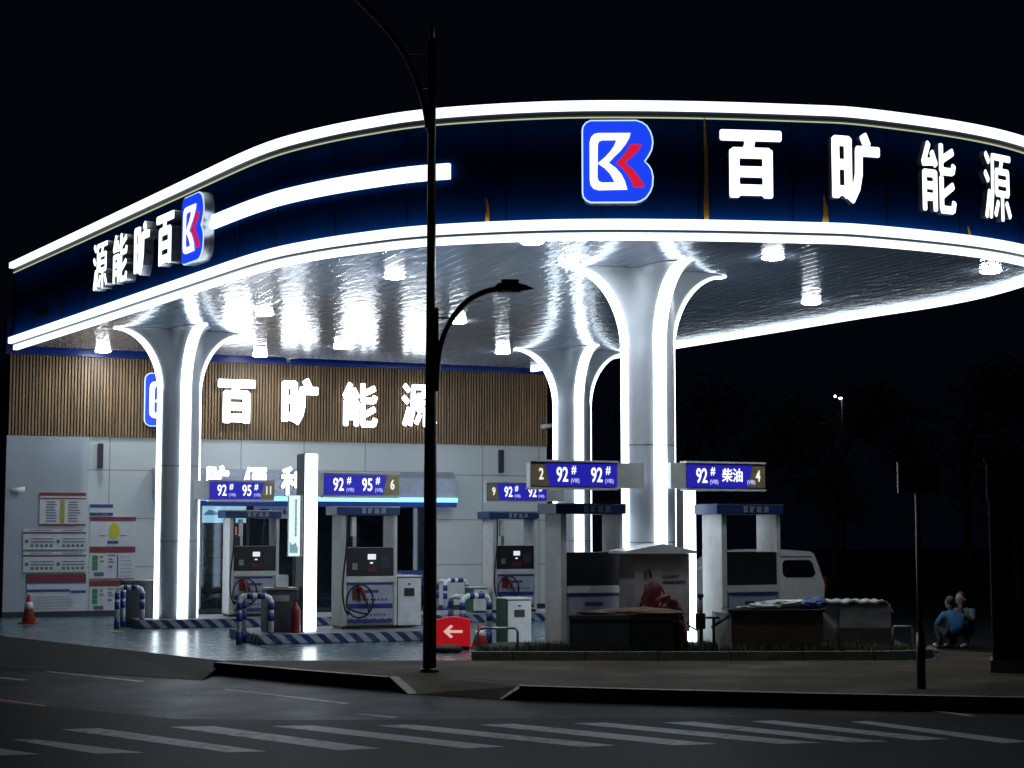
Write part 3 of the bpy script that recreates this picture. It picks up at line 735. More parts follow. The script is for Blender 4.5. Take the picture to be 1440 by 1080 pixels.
x0,x1,z0,z1 = inside(357,412,712,729,.03)
o = shop_item('shop_notice', MB().box(x0,x1,.02,.05,z0,z1), M['paper'], 'white strip sign with blue patch above the shop door, left of the light pillar', 'sign')
MB().box(x0+.12,x0+.34,.008,.018,z0+.06,z1-.06).build('blue_patch', M['bluepaint'], o)
mk = MB()
for k in range(4):
    mk.box(x0+.42+k*.12, x0+.50+k*.12, .008,.018, z0+.09, z1-.08)
mk.build('print', M['ink'], o)
for k, (p0, p1, lb) in enumerate(((314,333,'white ceiling lamp tube in the shop, left one behind the pump numbered 11'), (336,350,'white ceiling lamp tube in the shop, right one behind the pump numbered 11'))):
    x0,x1,z0,z1 = inside(p0,p1,728.5,731,1.6); shop_item('lamp_tube', MB().box(x0,x1,1.6,1.66,z0,z1), M['tube'], lb, 'lamp')
x0,x1,z0,z1 = inside(321,333,740,752,1.2)
nb = MB()
for f in (.05,.38,.7): nb.box(x0,x1,1.2,1.22,z0+(z1-z0)*f,z0+(z1-z0)*(f+.2))
nb.box(x0+.06,x0+.1,1.2,1.22,z0,z1).box(x1-.1,x1-.06,1.2,1.22,z0,z1)
shop_item('neon_sign', nb, M['neon'], 'small red glowing sign inside the shop behind pump 11', 'neon sign')
x0,x1,z0,z1 = inside(286,306,735,862,.7)
sh = thing('shop_shelf', 'tall shelf of goods just inside the shop window beside the left column', 'shelf', S(0,WV), TH)
fb = MB(); gd = MB()
for k in range(6):
    zz = .06+(z1-.1)*k/5; fb.box(x0-.1,x1+.25,.6,1.0,zz,zz+.03)
    if k < 5:
        xx = x0-.08
        while xx < x1+.2:
            w = random.uniform(.06,.14); h = random.uniform(.12,.27); gd.box(xx,xx+w,.62,.9,zz+.03,zz+.03+h); xx += w+.015
fb.box(x0-.13,x0-.1,.6,1.0,0,z1).box(x1+.25,x1+.28,.6,1.0,0,z1); fb.build('rack', M['dark'], sh); gd.build('goods', M['tin'], sh)
x0,x1,z0,z1 = inside(548,602,802,824,.03)
bx_ = shop_item('blue_board', MB().box(x0,x1,.02,.06,z0,z1), M['bluepaint'], 'dark blue board with a pale ring low on the shop glass, right of pump 6', 'board')
rg = MB(); cxx, czz = x0+.16*(x1-x0)+.08, (z0+z1)/2+.03
rg.tube([(cxx+.075*math.cos(a), .012, czz+.075*math.sin(a)) for a in [2*math.pi*k/20 for k in range(21)]], .008, 6, cap=False); rg.build('ring_mark', M['pumpsilver'], bx_)
# shop signs
def wall_sign(items, v, label, depth=.12, emb=None):
    root = thing('shop_sign', label, 'sign', S(0, v), TH)
    for ch, px, py, w, h in items:
        u_, z_ = onv(px, py, v)
        e = bpy.data.objects.new('letter' if ch != 'L' else 'emblem', None); COL.objects.link(e); e.parent = root; e.location = (u_, 0, z_)
        if ch == 'L': emblem(e, h, .10)
        else:
            e['label'] = 'lit character ' + ch
            mesh_part('letter_side', glyph_mesh(ch, w, h, depth), M['letter_side'], e, STAND)
            me = glyph_mesh(ch, w, h, .008, .012); me.transform(Matrix.Translation((0,0,depth+.001))); mesh_part('letter_face', me, M['shopletter'], e, STAND)
    return root
wall_sign([('L',234,563,1.1,1.18),('百',331,566,.86,.98),('旷',420,566,.86,1.0),('能',504,570,.84,1.0),('源',588,571,.84,1.0)], WV-.07, 'white lit characters with blue emblem on the brown timber slats of the shop')
wall_sign([('百',250,676,.5,.62),('旷',305,676,.5,.62),('便',358,677,.5,.62),('利',410,677,.5,.62)], WV-.42, 'small white lit characters on the awning over the shop door', .08)
# wall lamps, cameras
for px, y0, y1, lb in ((140,624,659,'slim dark wall lamp on the pale wall left of the left column'), (703,633,665,'slim dark wall lamp on the pale wall right of the street lamp pole')):
    u_, z0 = onv(px,y1,WV); z1 = onv(px,y0,WV)[1]
    r = thing('wall_lamp', lb, 'wall lamp', S(u_,WV,z0), TH, 'slim wall lamps')
    MB().box(-.055,.055,-.14,-.03,0,z1-z0).build('body', M['dark'], r, .008); MB().box(-.03,.03,-.032,-.002,.1,z1-z0-.1).build('bracket', M['black'], r)
def camera_thing(loc, lb, ang):
    r = thing('security_camera', lb, 'security camera', loc, ang, 'security cameras')
    MB().tube([(0,0,.0),(0,-.1,0.02),(0,-.16,.05)], .02, 8).box(-.05,.05,-.012,.0,-.06,.06).build('bracket', M['silver'], r)
    MB().tube([(-.16,-.2,.03),(.14,-.18,.07)], .055, 12).build('housing', M['white'], r); MB().tube([(.135,-.18,.07),(.16,-.178,.073)], .045, 12).build('lens', M['black'], r)
u_, z_ = onv(24,693,WV-.11); camera_thing(S(u_,WV-.11,z_), 'small white security camera on the slab at the far left of the shop', TH)
u_, z_ = onv(407,505,WV-.2); camera_thing(S(u_,WV-.1,z_), 'small security camera under the blue parapet above the shop characters', TH+.3)
u_, z_ = onv(765,603,WV); camera_thing(S(u_,WV-.003,z_), 'small security camera at the right end of the shop, beside the rear column', TH)

# notices
def notice(px0, py0, px1, py1, v, label, marks, cat='notice', mt='paper', name='notice_board'):
    a = onv(px0,py1,v); c = onv(px1,py0,v); W_, H_ = c[0]-a[0], c[1]-a[1]
    r = thing(name, label, cat, S(a[0],v,a[1]), TH)
    MB().box(0,W_,-.02,-.002,0,H_).build('board', M[mt], r)
    for nm, mtn, rects in [(m_[0], m_[1], [q_]) for m_ in marks if m_[0]=='header' for q_ in m_[2]] + [m_ for m_ in marks if m_[0]!='header']:
        mb = MB()
        for (x0,y0,x1,y1) in rects: mb.box(x0*W_,x1*W_,-.027,-.022,(1-y1)*H_,(1-y0)*H_)
        mb.build(nm, M[mtn], r)
    return r
def lines(x0,x1,y0,y1,n,th=.035):
    r = []
    for k in range(n):
        y = y0+(y1-y0)*k/max(1,n-1); r.append((x0, y, x0+(x1-x0)*random.uniform(.7,1), y+th))
    return r
VS = WV-.10
notice(55,693,121,739,VS,'white notice with red header and yellow middle stripe, topmost on the left slab',[('header','redprint',[(0,.0,1,.10),(0,.16,1,.20),(0,.95,1,1)]),('stripe','oliveprint',[(.44,.22,.54,.93)]),('print','ink',lines(.14,.38,.27,.85,8,.03)+lines(.62,.88,.27,.85,8,.03))])
for (y0,y1,lb) in ((744,774,'pair of white safety notices with round icons, upper row on the left slab'),(776,806,'pair of white safety notices with round icons, lower row on the left slab')):
    ic = [(.12+.075*k,.72,.165+.075*k,.84) for k in range(5)]+[(.62+.075*k,.72,.665+.075*k,.84) for k in range(5)]
    notice(32,y0,121,y1,VS,lb,[('header','redprint',[(0,.14,1,.22)]),('print','ink',[(.12,.44,.48,.48),(.12,.58,.49,.63),(.62,.44,.98,.48),(.62,.58,.99,.63),(.03,.5,.08,.66),(.53,.5,.58,.66),(.1,.04,.45,.07),(.62,.04,.95,.07)]+ic),('edge','greenprint',[(0,.96,1,1)])])
notice(37,807,121,820,VS,'plain dark red band between the white notices on the left slab',[('edge','navyprint',[(0,.9,1,1)])],mt='redprint')
notice(37,821,121,864,VS,'large pale notice with navy line, lowest on the left slab behind the cone',[('header','navyprint',[(0,.17,.72,.26),(.73,.22,1,.30)]),('print','ink',lines(.12,.9,.42,.92,6,.012))])
notice(126,708,159,725,WV,'small blue and white sign above the yellow figure notice',[('header','navyprint',[(0,.08,1,.34),(0,.76,1,1)]),('print','pumpsilver',[(.2,.84,.42,.92),(.5,.84,.8,.92)])])
r = notice(126,727,191,768,WV,'white notice with red top and yellow helmeted figure, right of the slab',[('header','redprint',[(0,0,1,.14)]),('caption','navyprint',[(.38,.82,.62,.92)]),('print','ink',[(.2,.63,.34,.66),(.66,.63,.8,.66)])])
yb = MB(); yb.prism([(.515+.13*math.cos(a)*(1 if math.sin(a)<0 else .85), -.027, .33+.18*math.sin(a)) for a in [2*math.pi*k/18 for k in range(18)]], (0,.005,0)); yb.build('yellow_figure', M['yellowprint'], r)
for (y0,y1,x1,lb) in ((769,815,190,'notice with red top, green column and grids, middle one right of the slab'),(816,862,188,'notice with red top, green column and grids, lowest one behind the striped rail')):
    notice(125,y0,x1,y1,WV,lb,[('header','redprint',[(0,0,1,.18),(0,.97,1,1)]),('green_column','greenprint',[(.06,.26,.18,.42),(.06,.43,.18,.58),(.06,.59,.18,.72)]),('yellow_cells','oliveprint',[(.22,.27,.30,.34),(.22,.41,.32,.47)]),('print','ink',[(.40,.25,.56,.28),(.42,.36,.5,.4),(.42,.44,.54,.48),(.42,.58,.5,.64),(.60,.25,.63,.95),(.1,.78,.32,.90)]+lines(.68,.95,.3,.9,6,.01))])

# ------------------------------------------------------------------ islands, pumps, signs
def island(u0, u1, v0, v1, label):
    r = thing('pump_island', label, 'pump island', S(u0,v0), TH, 'pump islands with striped edges')
    MB().box(0,u1-u0,0,v1-v0,.002,.155).build('striped_kerb', M['kerbstripe'], r, .012)
    MB().box(.05,u1-u0-.05,.05,v1-v0-.05,.1,.160).build('top_slab', mat('grey island slab', (.2,.21,.22), .6, var=.25), r)
    return r
island(5.55,16.0,32.15,34.2,'long striped island under the left column and the pumps numbered 11 and 9')
island(6.50,9.75,26.75,28.9,'short striped island under the light pillar and the pump numbered 6')
PUMP = {}
def pump(loc, label, first=False, blank=False):
    key = 'blank' if blank else 'full'
    if key in PUMP:
        r = copy_tree(PUMP[key]); r.location = loc; r['label'] = label; return r
    r = thing('fuel_pump', label, 'fuel pump', loc, TH, 'fuel pumps of the station'); PUMP[key] = r
    w, d, h = .49, .30, 2.06
    MB().box(-w,-w+.085,-d,d,.05,h-.15).build('side_panel', M['cream'], r, .008)
    MB().box(w-.06,w,-d,d,.05,h-.15).build('side_panel', M['cream'], r, .008)
    hd = MB().box(-w-.10,w+.03,-d-.05,d+.05,h-.15,h).build('header', M['navypanel'], r, .01)
    MB().box(-w-.10,w+.03,-d-.052,-d-.046,h-.022,h-.005).build('header_trim', M['silver'], hd)
    for k, ch in enumerate('百旷能源'):
        mesh_part('header_character', glyph_mesh(ch, .085, .095, .004), M['pumpsilver'], hd, Matrix.Translation((-.12+k*.115,-d-.052,h-.08)) @ STAND)
    MB().box(-w+.02,w-.02,-d+.02,d-.02,0,.06).build('base', M['black'], r)
    cab = MB().box(-w+.085,w-.06,-d+.03,d-.03,.06,.80).box(-w+.085,w-.06,-d-.01,d+.01,.78,.88).build('cabinet', M['cream'], r)
    dp = MB().box(-w+.09,w-.065,-d+.01,d-.01,.885,1.36).build('display_panel', M['black'], r, .01)
    lp = MB().box(-w+.11,w-.08,-d-.005,-d+.028,.10,.77).build('lower_panel', M['pumpsilver'], r)
    st = MB().box(-w+.11,w-.08,-d-.010,-d-.006,.735,.77)
    st.box(-w+.11,w-.08,-d-.010,-d-.006,.34,.42).build('blue_band', M['bluepaint'], lp)
    wv = MB(); pts = [(-w+.11,-d-.012,.10)]
    for k in range(25):
        xx = -w+.11+(2*w-.19)*k/24; pts.append((xx,-d-.012,.155+.018*abs(math.sin(k*math.pi/4))))
    pts.append((w-.08,-d-.012,.10)); wv.prism(pts, (0,.005,0)); wv.build('wave_band', M['navyprint'], lp)
    pr = MB().box(-.12,.16,-d-.010,-d-.006,.60,.65)
    for k in range(8): pr.box(-.18+k*.065,-.145+k*.065,-d-.010,-d-.006,.47,.505)
    for k in range(6): pr.box(-.05+k*.06,-.015+k*.06,-d-.010,-d-.006,.22,.25)
    pr.build('print', M['navyprint'], lp)
    if not blank:
        MB().box(-.03,.11,-d+.0,-d+.012,1.16,1.25).build('screen', M['screen'], dp)
        MB().box(.01,.06,-d+.0,-d+.012,1.09,1.115).build('screen', M['screen'], dp)
        MB().box(-.30,-.21,-d+.0,-d+.012,.99,1.10).build('keypad', M['steel'], dp)
        MB().box(.20,.36,-d+.002,-d+.012,1.02,1.22).build('reader', M['dark'], dp)
        MB().box(-.05,.14,-d+.002,-d+.012,.95,1.03).build('red_strip', mat('dim red label', (.12,.012,.015), .5), dp)
        MB().tube([(-.16,-d-.01,.69),(-.16,-d-.06,.69)], .02, 8).build('lock', M['silver'], lp)
        MB().box(-.30,-.22,-d+.05,-d+.15,1.55,1.88).build('valve_box', M['white'], r, .008)
        MB().box(-.27,-.22,-d+.06,-d+.1,1.37,1.66).build('sight_tube', M['silver'], r)
        # hose: from the header down, one full loop, up to the nozzle
        P = [(-.40,-d-.02,1.90),(-.41,-d-.05,1.75),(-.43,-d-.08,1.35),(-.48,-d-.10,.95),(-.50,-d-.12,.60),(-.47,-d-.13,.36),(-.40,-d-.13,.24)]
        for k in range(15):
            a = math.radians(215+k*25); P.append((-.22+.235*math.cos(a), -d-.13-.006*k, .47+.275*math.sin(a)))
        P += [(-.10,-d-.2,.26),(-.09,-d-.19,.40),(-.12,-d-.16,.52)]
        hs = MB().tube(catmull([P[0]]+P+[P[-1]], 4), .016, 8).build('hose', M['rubber'], r)
        nz = MB().tube([(-.12,-d-.15,.50),(-.15,-d-.12,.60),(-.20,-d-.08,.70)], [.028,.035,.028], 10).tube([(-.20,-d-.08,.70),(-.24,-d-.05,.66)], .014, 8)
        nz.box(-.30,-.18,-d-.05,-d-.012,.50,.72).build('nozzle', M['reddark'], r)
    return r
pump(S(8.62,28.05,.16), 'fuel pump with lit screens and coiled hose right of the light pillar under sign 6')
pump(S(7.85,33.1,.16), 'fuel pump with coiled hose behind the striped rail, under sign 11')
pump(S(13.28,33.0,.16), 'fuel pump with coiled hose against the pale wall, under sign 9')
pump(S(10.32,22.75,.12), 'fuel pump with blank dark panel under sign 2, left of the front column', blank=True)
pump(S(12.62,22.2,.12), 'fuel pump with blank dark panel under sign 4, right of the front column', blank=True)
def pump_sign(px0, px1, py0, py1, v, num, left, texts, label, arm=None):
    a = onv(px0,py1,v); c = onv(px1,py0,v); W_, H_ = c[0]-a[0], c[1]-a[1]
    r = thing('pump_sign', label, 'sign', S(a[0],v,a[1]), TH, 'blue pump number signs')
    MB().box(0,W_,0,.16,0,H_).build('case', M['silver'], r, .01)
    MB().box(-.01,W_+.01,-.03,.17,H_+.002,H_+.028).box(-.01,W_+.01,-.03,.17,-.028,-.002).build('frame', M['white'], r)
    pw = .19*W_; e = .06
    if left: g = [(.0,.0),(pw+e/2,.0),(pw-e/2,H_),(.0,H_)]; bl = [(pw+e/2,.0),(W_-.01,0),(W_-.01,H_),(pw-e/2,H_)]; nx = pw*.62; t0, t1 = pw+.02, W_
    else: g = [(W_-pw-e/2,0),(W_,0),(W_,H_),(W_-pw+e/2,H_)]; bl = [(.01,0),(W_-pw-e/2,0),(W_-pw+e/2,H_),(.01,H_)]; nx = W_-pw*.48; t0, t1 = .06, W_-pw
    i = .02
    f = lambda L: [(x, -.012, min(max(z,i),H_-i)) for x, z in L]
    MB().prism(f(g), (0,.01,0)).build('number_plate', M['gold'], r)
    bp = MB().prism(f(bl), (0,.01,0)).build('blue_face', M['panelblue'], r)
    mesh_part('number', text_mesh(num, H_*.62, .004, .66), M['goldtext'], r, Matrix.Translation((nx,-.014,H_*.5)) @ STAND)
    span = (t1-t0)/len(texts)
    for k, (big, small) in enumerate(texts):
        cx = t0+span*(k+.42)
        if big.isdigit():
            mesh_part('grade', text_mesh(big, H_*.80, .0045, .64), M['paneltext'], bp, Matrix.Translation((cx-.02,-.014,H_*.48)) @ STAND)
            ox = cx+H_*.44
            mesh_part('grade', text_mesh('#', H_*.46, .0015, .75), M['paneltext'], bp, Matrix.Translation((ox,-.014,H_*.70)) @ STAND)
        else:
            mesh_part('grade', text_mesh(big, H_*.56, .0035, .85), M['paneltext'], bp, Matrix.Translation((cx-.01,-.014,H_*.50)) @ STAND)
            ox = cx+H_*.76
        mesh_part('grade', text_mesh(small, H_*.23, .0, .8), M['panelgrey'], bp, Matrix.Translation((ox+.02,-.014,H_*.27)) @ STAND)
    if arm:
        x0, x1 = arm; MB().box(x0,x1,.0,.12,.0,H_).build('arm', M['cream'], r)
    return r
pump_sign(455,561,667,697,27.6,'6',False,[('92','(VIB)'),('95','(VIB)')],'blue lit sign reading 92 and 95 with number 6, fixed to the light pillar',(-.2,-.002))
pump_sign(294,386,677,703,32.55,'11',False,[('92','(VIB)'),('95','(VIB)')],'blue lit sign reading 92 and 95 with number 11, right of the left column',(-.6,-.002))
pump_sign(684,769,680,704,32.75,'9',True,[('92','(VIB)'),('92','(VIB)')],'blue lit sign with number 9, partly hidden behind sign 2',(1.247,1.75))
pump_sign(746,868,651,685,22.2,'2',True,[('92','(VIB)'),('92','(VIB)')],'blue lit sign reading 92 and 92 with number 2, left of the front column',(1.245,1.78))
pump_sign(965,1075,653,687,22.2,'4',False,[('92','(VIB)'),('柴油','(VIB)')],'blue lit sign reading 92 and 柴油 with number 4, right of the front column',(-.25,-.002))
# light pillars
def pillar(loc, label, h):
    r = thing('light_pillar', label, 'light pillar', loc, TH, 'light pillars by the pumps')
    MB().box(-.11,.11,-.23,.27,0,h).build('body', M['dark'], r, .008)
    MB().box(-.105,.105,-.262,-.232,.01,h-.01).build('light_face', M['led_column'], r, .01)
    return r
p6 = pillar(S(7.40,27.3,.16), 'tall white light pillar with dark sides, left of the pump numbered 6', 2.90)
pillar(S(12.75,24.3,.0), 'white light pillar standing behind the pump numbered 4', 2.62)
bn = tag(MB().box(-.36,-.125,-.20,-.14,1.22,2.22).build('pillar_banner', M['silver']), 'narrow pale lit banner with column of print on the side of the light pillar', 'banner'); bn.location = S(7.40,27.3,.16); bn.rotation_euler = (0,0,TH)
MB().box(-.355,-.17,-.208,-.202,1.23,2.21).build('lit_face', M['banner'], bn)
pm = MB()
for k in range(16): pm.box(-.255,-.225,-.214,-.210,1.55+k*.038,1.575+k*.038)
pm.build('print', M['ink'], bn)
MB().prism([(-.34,-.214,1.28),(-.20,-.214,1.28),(-.20,-.214,1.36),(-.24,-.214,1.45),(-.30,-.214,1.41),(-.34,-.214,1.47)], (0,.004,0)).build('picture', M['teal'], bn)

# guard rails
def rail(loc, rot, label, w=.5, d=.55, h=.76):
    r = thing('guard_rail', label, 'guard rail', loc, rot, 'blue and white guard rails')
    R = .045
    def leg(x, y, name='pipe'):
        pass
    P = [(0,0,.0),(0,0,h-.1),(.03,0,h-.03),(.1,0,h),(w-.1,0,h),(w-.03,0,h-.03),(w,0,h-.1),(w,0,0)]
    MB().tube(P, R, 12).build('pipe', M['white'], r)
    MB().tube([(.02,.02,h-.02),(.05,d*.6,h-.02),(.06,d,h-.06),(.06,d,0)], R*.98, 12).build('pipe', M['white'], r)
    bb = MB()
    for (x, y) in ((0,0),(w,0),(.06,d)):
        for z0, z1 in ((0,.19),(.36,.49),(h-.22,h-.1)): bb.tube([(x,y,z0),(x,y,z1)], R+.004, 12)
    bb.tube([(.12,0,h),(w*.42,0,h)], R+.004, 12).tube([(w*.56,0,h),(w-.1,0,h)], R+.004, 12)
    bb.build('blue_band', M['bluepaint'], r)
    return r
rail(onz(164,884), TH-.25, 'striped guard rail at the left end of the long island', .46)
rail(onz(336,906), TH-.25, 'striped guard rail at the left end of the short island before the grey bin', .50)
rail(onz(626,866), TH+.1, 'striped guard rail against the pale wall, farthest right behind the red arrow sign', .52)
rail(onz(650,906), TH+.1, 'striped guard rail just right of the red arrow sign', .48)
# terminals and bins
def terminal(loc, label, w=.42, h=.86, d=.5):
    r = thing('service_terminal', label, 'terminal', loc, TH, 'green sided white service boxes')
    MB().box(-w/2,w/2,-d/2+.03,d/2,.02,h).build('body', M['greenpaint'], r, .015)
    MB().box(-w/2+.01,w/2+.005,-d/2,-d/2+.028,.04,h-.02).build('front', M['white'], r, .008)
    MB().box(-w*.22,w*.22,-d/2-.008,-d/2-.002,h*.62,h*.78).build('window', M['black'], r)
    MB().box(-w*.06,w*.06,-d/2-.008,-d/2-.002,h*.84,h*.88).build('mark', M['ink'], r)
    MB().box(-w/2-.01,w/2+.015,-d/2-.01,d/2+.01,h+.002,h+.025).build('lid', M['white'], r)
    return r
terminal(S(9.36,28.1,.16), 'white service box with green side on the short island right of pump 6')
p = onz(722,908); terminal(p+Vector((0,.2,0)), 'white service box with green side standing left of the pump under sign 2', .40, .72)
u_, z_ = onv(668,860,33.0); terminal(S(u_,32.9,.16), 'white service box with green side behind the far guard rail', .34, .5)
r = thing('litter_bin', 'grey steel bin with open lid, left of the white light pillar', 'litter bin', S(7.0,27.45,.16), TH)
MB().box(-.26,.24,-.22,.22,0,.68).build('body', M['dark'], r, .015); MB().box(-.28,.26,-.24,.24,.685,.72).build('lid', M['steel'], r); MB().box(-.2,.1,-.225,-.221,.5,.6).build('flap', M['steel'], r)
MB().box(-.1,.12,-.1,.1,.722,.92).build('ash_box', M['white'], r, .01)
r = thing('fire_extinguisher', 'red fire extinguisher standing between the grey bin and the light pillar', 'fire extinguisher', S(7.16,27.02,.16), TH)
MB().lathe([(.07,0),(.075,.02),(.075,.36),(.05,.43),(.02,.46),(.02,.5)], seg=14).build('cylinder', M['red'], r); MB().box(-.05,.06,-.012,.012,.5,.53).build('handle', M['black'], r); MB().tube([(.04,0,.5),(.10,-.02,.4),(.095,-.03,.15)], .01, 6).build('hose', M['rubber'], r)
r = thing('equipment_cabinet', 'dark grey low cabinet left of the left column', 'cabinet', S(5.72,33.3,.0), TH)
MB().box(-.32,.30,-.2,.2,.05,.86).build('body', M['dark'], r, .01); MB().box(-.30,-.01,-.212,-.204,.1,.82).build('door', M['black'], r); MB().box(.01,.28,-.212,-.204,.1,.82).build('door', M['black'], r); MB().box(-.33,.31,-.21,.21,.862,.885).build('top', M['steel'], r)
def cone(loc, label, h=.5):
    r = thing('traffic_cone', label, 'traffic cone', loc, 0, 'traffic cones')
    MB().box(-.17,.17,-.17,.17,0,.03).build('base', M['orange'], r, .01); MB().lathe([(.13,.03),(.03,h),(.02,h+.01)], seg=18).build('cone', M['orange'], r)
    MB().lathe([(.091,.26*h/.5),(.062,.38*h/.5)], seg=18).build('white_band', M['white'], r)
cone(onz(40,877), 'orange traffic cone with white band before the notices at the far left', .56); cone(onz(675,911), 'orange traffic cone under the steel hoop right of the red arrow sign', .36)

# ------------------------------------------------------------------ front bed: boxes, kiosk, clutter
r = thing('arrow_sign', 'red lit sign with white arrow pointing left at the foot of the lamp pole', 'sign', onz(637,915)+Vector((0,.1,0)), 0)
w = .255
pts = [(-w,0,.06),(w,0,.06),(w,0,.45)] + [(w-2*w*k/12,0,.45+.05*math.sin(math.pi*k/12)) for k in range(1,12)] + [(-w,0,.45)]
MB().prism(pts, (0,.18,0)).build('case', M['arrowred'], r)
MB().prism([(x*.9,-.012,.02+z*.95) for x,_,z in pts], (0,.01,0)).build('face', M['arrowred'], r)
MB().prism([(-.15,-.022,.28),(-.04,-.022,.38),(.0,-.022,.36),(-.06,-.022,.30),(.14,-.022,.30),(.14,-.022,.26),(-.06,-.022,.26),(.0,-.022,.20),(-.04,-.022,.18)], (0,.008,0)).build('arrow', M['arrowpale'], r)
MB().box(-.24,.24,.0,.16,.004,.058).build('foot', M['black'], r)
o = MB().ball((0,0,.05), .12, sc=(1.9,1,.62)); o = tag(o.build('sandbag', M['crateblack']), 'dark sandbag lying in front of the red arrow sign', 'sandbag'); o.location = onz(630,918)
# hoops of steel pipe
def hoop(px0, px1, py, h, label):
    a, c = onz(px0,py,.10), onz(px1,py,.10)
    m = MB().tube([a, a+Vector((0,0,h-.06)), a+(c-a)*.06+Vector((0,0,h)), a+(c-a)*.94+Vector((0,0,h)), c+Vector((0,0,h-.06)), c], .018, 8)
    tag(m.build('pipe_hoop', M['steel']), label, 'pipe hoop', 'bent steel pipe hoops')
hoop(672,728,913,.30,'bent steel pipe hoop before the green sided box'); hoop(1256,1284,908,.28,'bent steel pipe hoop right of the covered boxes')
# crates
c0 = onz(800,916,.1); c1 = onz(886,916,.1); c2 = onz(945,916,.1)
def crate(a, c, h, d, mt, label):
    r = thing('storage_crate', label, 'crate', Vector((a.x,23.93,.102)), 0, 'dark crates in the planting bed')
    W_ = c.x-a.x
    MB().box(0,W_,0,d,0,h).build('body', M[mt], r, .012); MB().box(-.012,W_+.006,-.015,d+.01,h-.05,h+.012).build('rim', M[mt], r, .006)
crate(c0,c1-Vector((.012,0,0)),.50,.27,'crate','dark grey crate in the bed, left of the black one, with brown scraps on top'); crate(c1,c2,.49,.27,'crateblack','black crate in the bed before the white roofed box, red cloth beside it')
from mathutils.noise import noise as noise_at
def lump(n, size, amp, seed, mt, name, label, cat, loc, rot=0, sub=5):
    rnd = random.Random(seed); bm = bmesh.new(); bmesh.ops.create_icosphere(bm, subdivisions=sub, radius=1)
    ph = [(Vector((rnd.uniform(-1,1),rnd.uniform(-1,1),rnd.uniform(-1,1)))*rnd.uniform(2,6), rnd.uniform(0,6)) for _ in range(n)]
    for v in bm.verts:
        p = v.co.copy(); k = sum(math.sin(p.dot(a)+b)/(1+.3*i) for i,(a,b) in enumerate(ph))/n
        p *= 1+amp*k*2+.22*amp*noise_at(p*5+Vector((seed,0,0)))+.14*amp*abs(noise_at(p*11)); p = Vector((p.x*size[0], p.y*size[1], max(p.z*size[2], -.25*size[2]))); p.z += .25*size[2]; v.co = p
    b = MB(); b.bm.free(); b.bm = bm
    o = tag(b.build(name, M[mt]), label, cat); o.location = loc; o.rotation_euler = (0,0,rot); 
    for f in o.data.polygons: f.use_smooth = sub > 3
    return o
lump(7,(.60,.13,.06),.9,3,'brown','scrap_pile','brown cardboard scraps piled on the dark grey crate','scraps',(c0.x+.75,24.07,.617))
lump(9,(.33,.13,.44),.7,5,'tarp','red_tarpaulin','crumpled dark red tarpaulin heaped against the white roofed box','tarpaulin',(c2.x-.20,24.235,.36))
o = lump(7,(.13,.09,.42),.6,8,'tarp','red_tarpaulin','fold of dark red tarpaulin hanging to the ground right of the black crate','tarpaulin',(c2.x+.09,24.09,.102))
# white roofed box
r = thing('roofed_box', 'small white metal box with shallow gabled lid before the front column', 'box', (ony(893,880,24.28).x,24.28,.102), math.radians(25))
MB().box(0,.90,.0,.46,.25,1.36).build('body', mat('dull pinkish white steel', (.50,.45,.45), .5, var=.25, vscale=3), r, .006)
gl_ = MB(); gl_.prism([(-.16,-.07,1.362),(.99,-.07,1.362),(.99,-.07,1.395),(.44,-.07,1.50),(-.16,-.07,1.40)], (0,.56,0)); gl_.build('lid', M['white'], r)
for lx_, ly_ in ((.02,.04),(.80,.04),(.02,.35),(.80,.35)): MB().box(lx_,lx_+.08,ly_,ly_+.07,0,.25).build('leg', M['dark'], r)
pm = MB(); pm.tube([(.18,-.006,1.0),(.17,-.006,1.1),(.22,-.006,1.16),(.27,-.006,1.08),(.26,-.006,1.02)], .012, 6)
for k in range(3): pm.box(.16+k*.05,.195+k*.05,-.008,-.002,.90,.93)
for k in range(4): pm.box(.46+k*.07,.51+k*.07,-.008,-.002,1.03,1.06)
for k in range(6): pm.box(.46+k*.065,.51+k*.065,-.008,-.002,.95,.98)
pm.build('print', M['ink'], r)
# black post with ball top, and tap stand
r = thing('valve_post', 'thin black post with round head and box at mid height', 'post', onz(986,917,.1), 0)
MB().tube([(0,0,0),(0,0,.74)], .024, 10).build('pole', M['black'], r); MB().ball((0,0,.78), .045).build('head', M['black'], r); MB().box(-.07,.06,-.06,.06,.32,.54).build('box', M['black'], r, .008); MB().tube([(-.05,0,.30),(-.16,.02,.36),(-.20,.03,.44)], .014, 6).tube([(.0,0,.14),(.2,.1,.02)], .012, 6).build('cable', M['rubber'], r)
r = thing('pipe_stand', 'short dark pipe stand with flat head leaning arm beside the wooden counter', 'stand', onz(1004,917,.1), 0)
MB().tube([(0,0,0),(0,0,.46)], .022, 8).build('pole', M['black'], r); MB().box(-.11,.08,-.05,.05,.462,.49).build('head', M['black'], r); MB().tube([(-.03,0,.34),(.22,.06,.50)], .022, 8).build('arm', M['dark'], r)
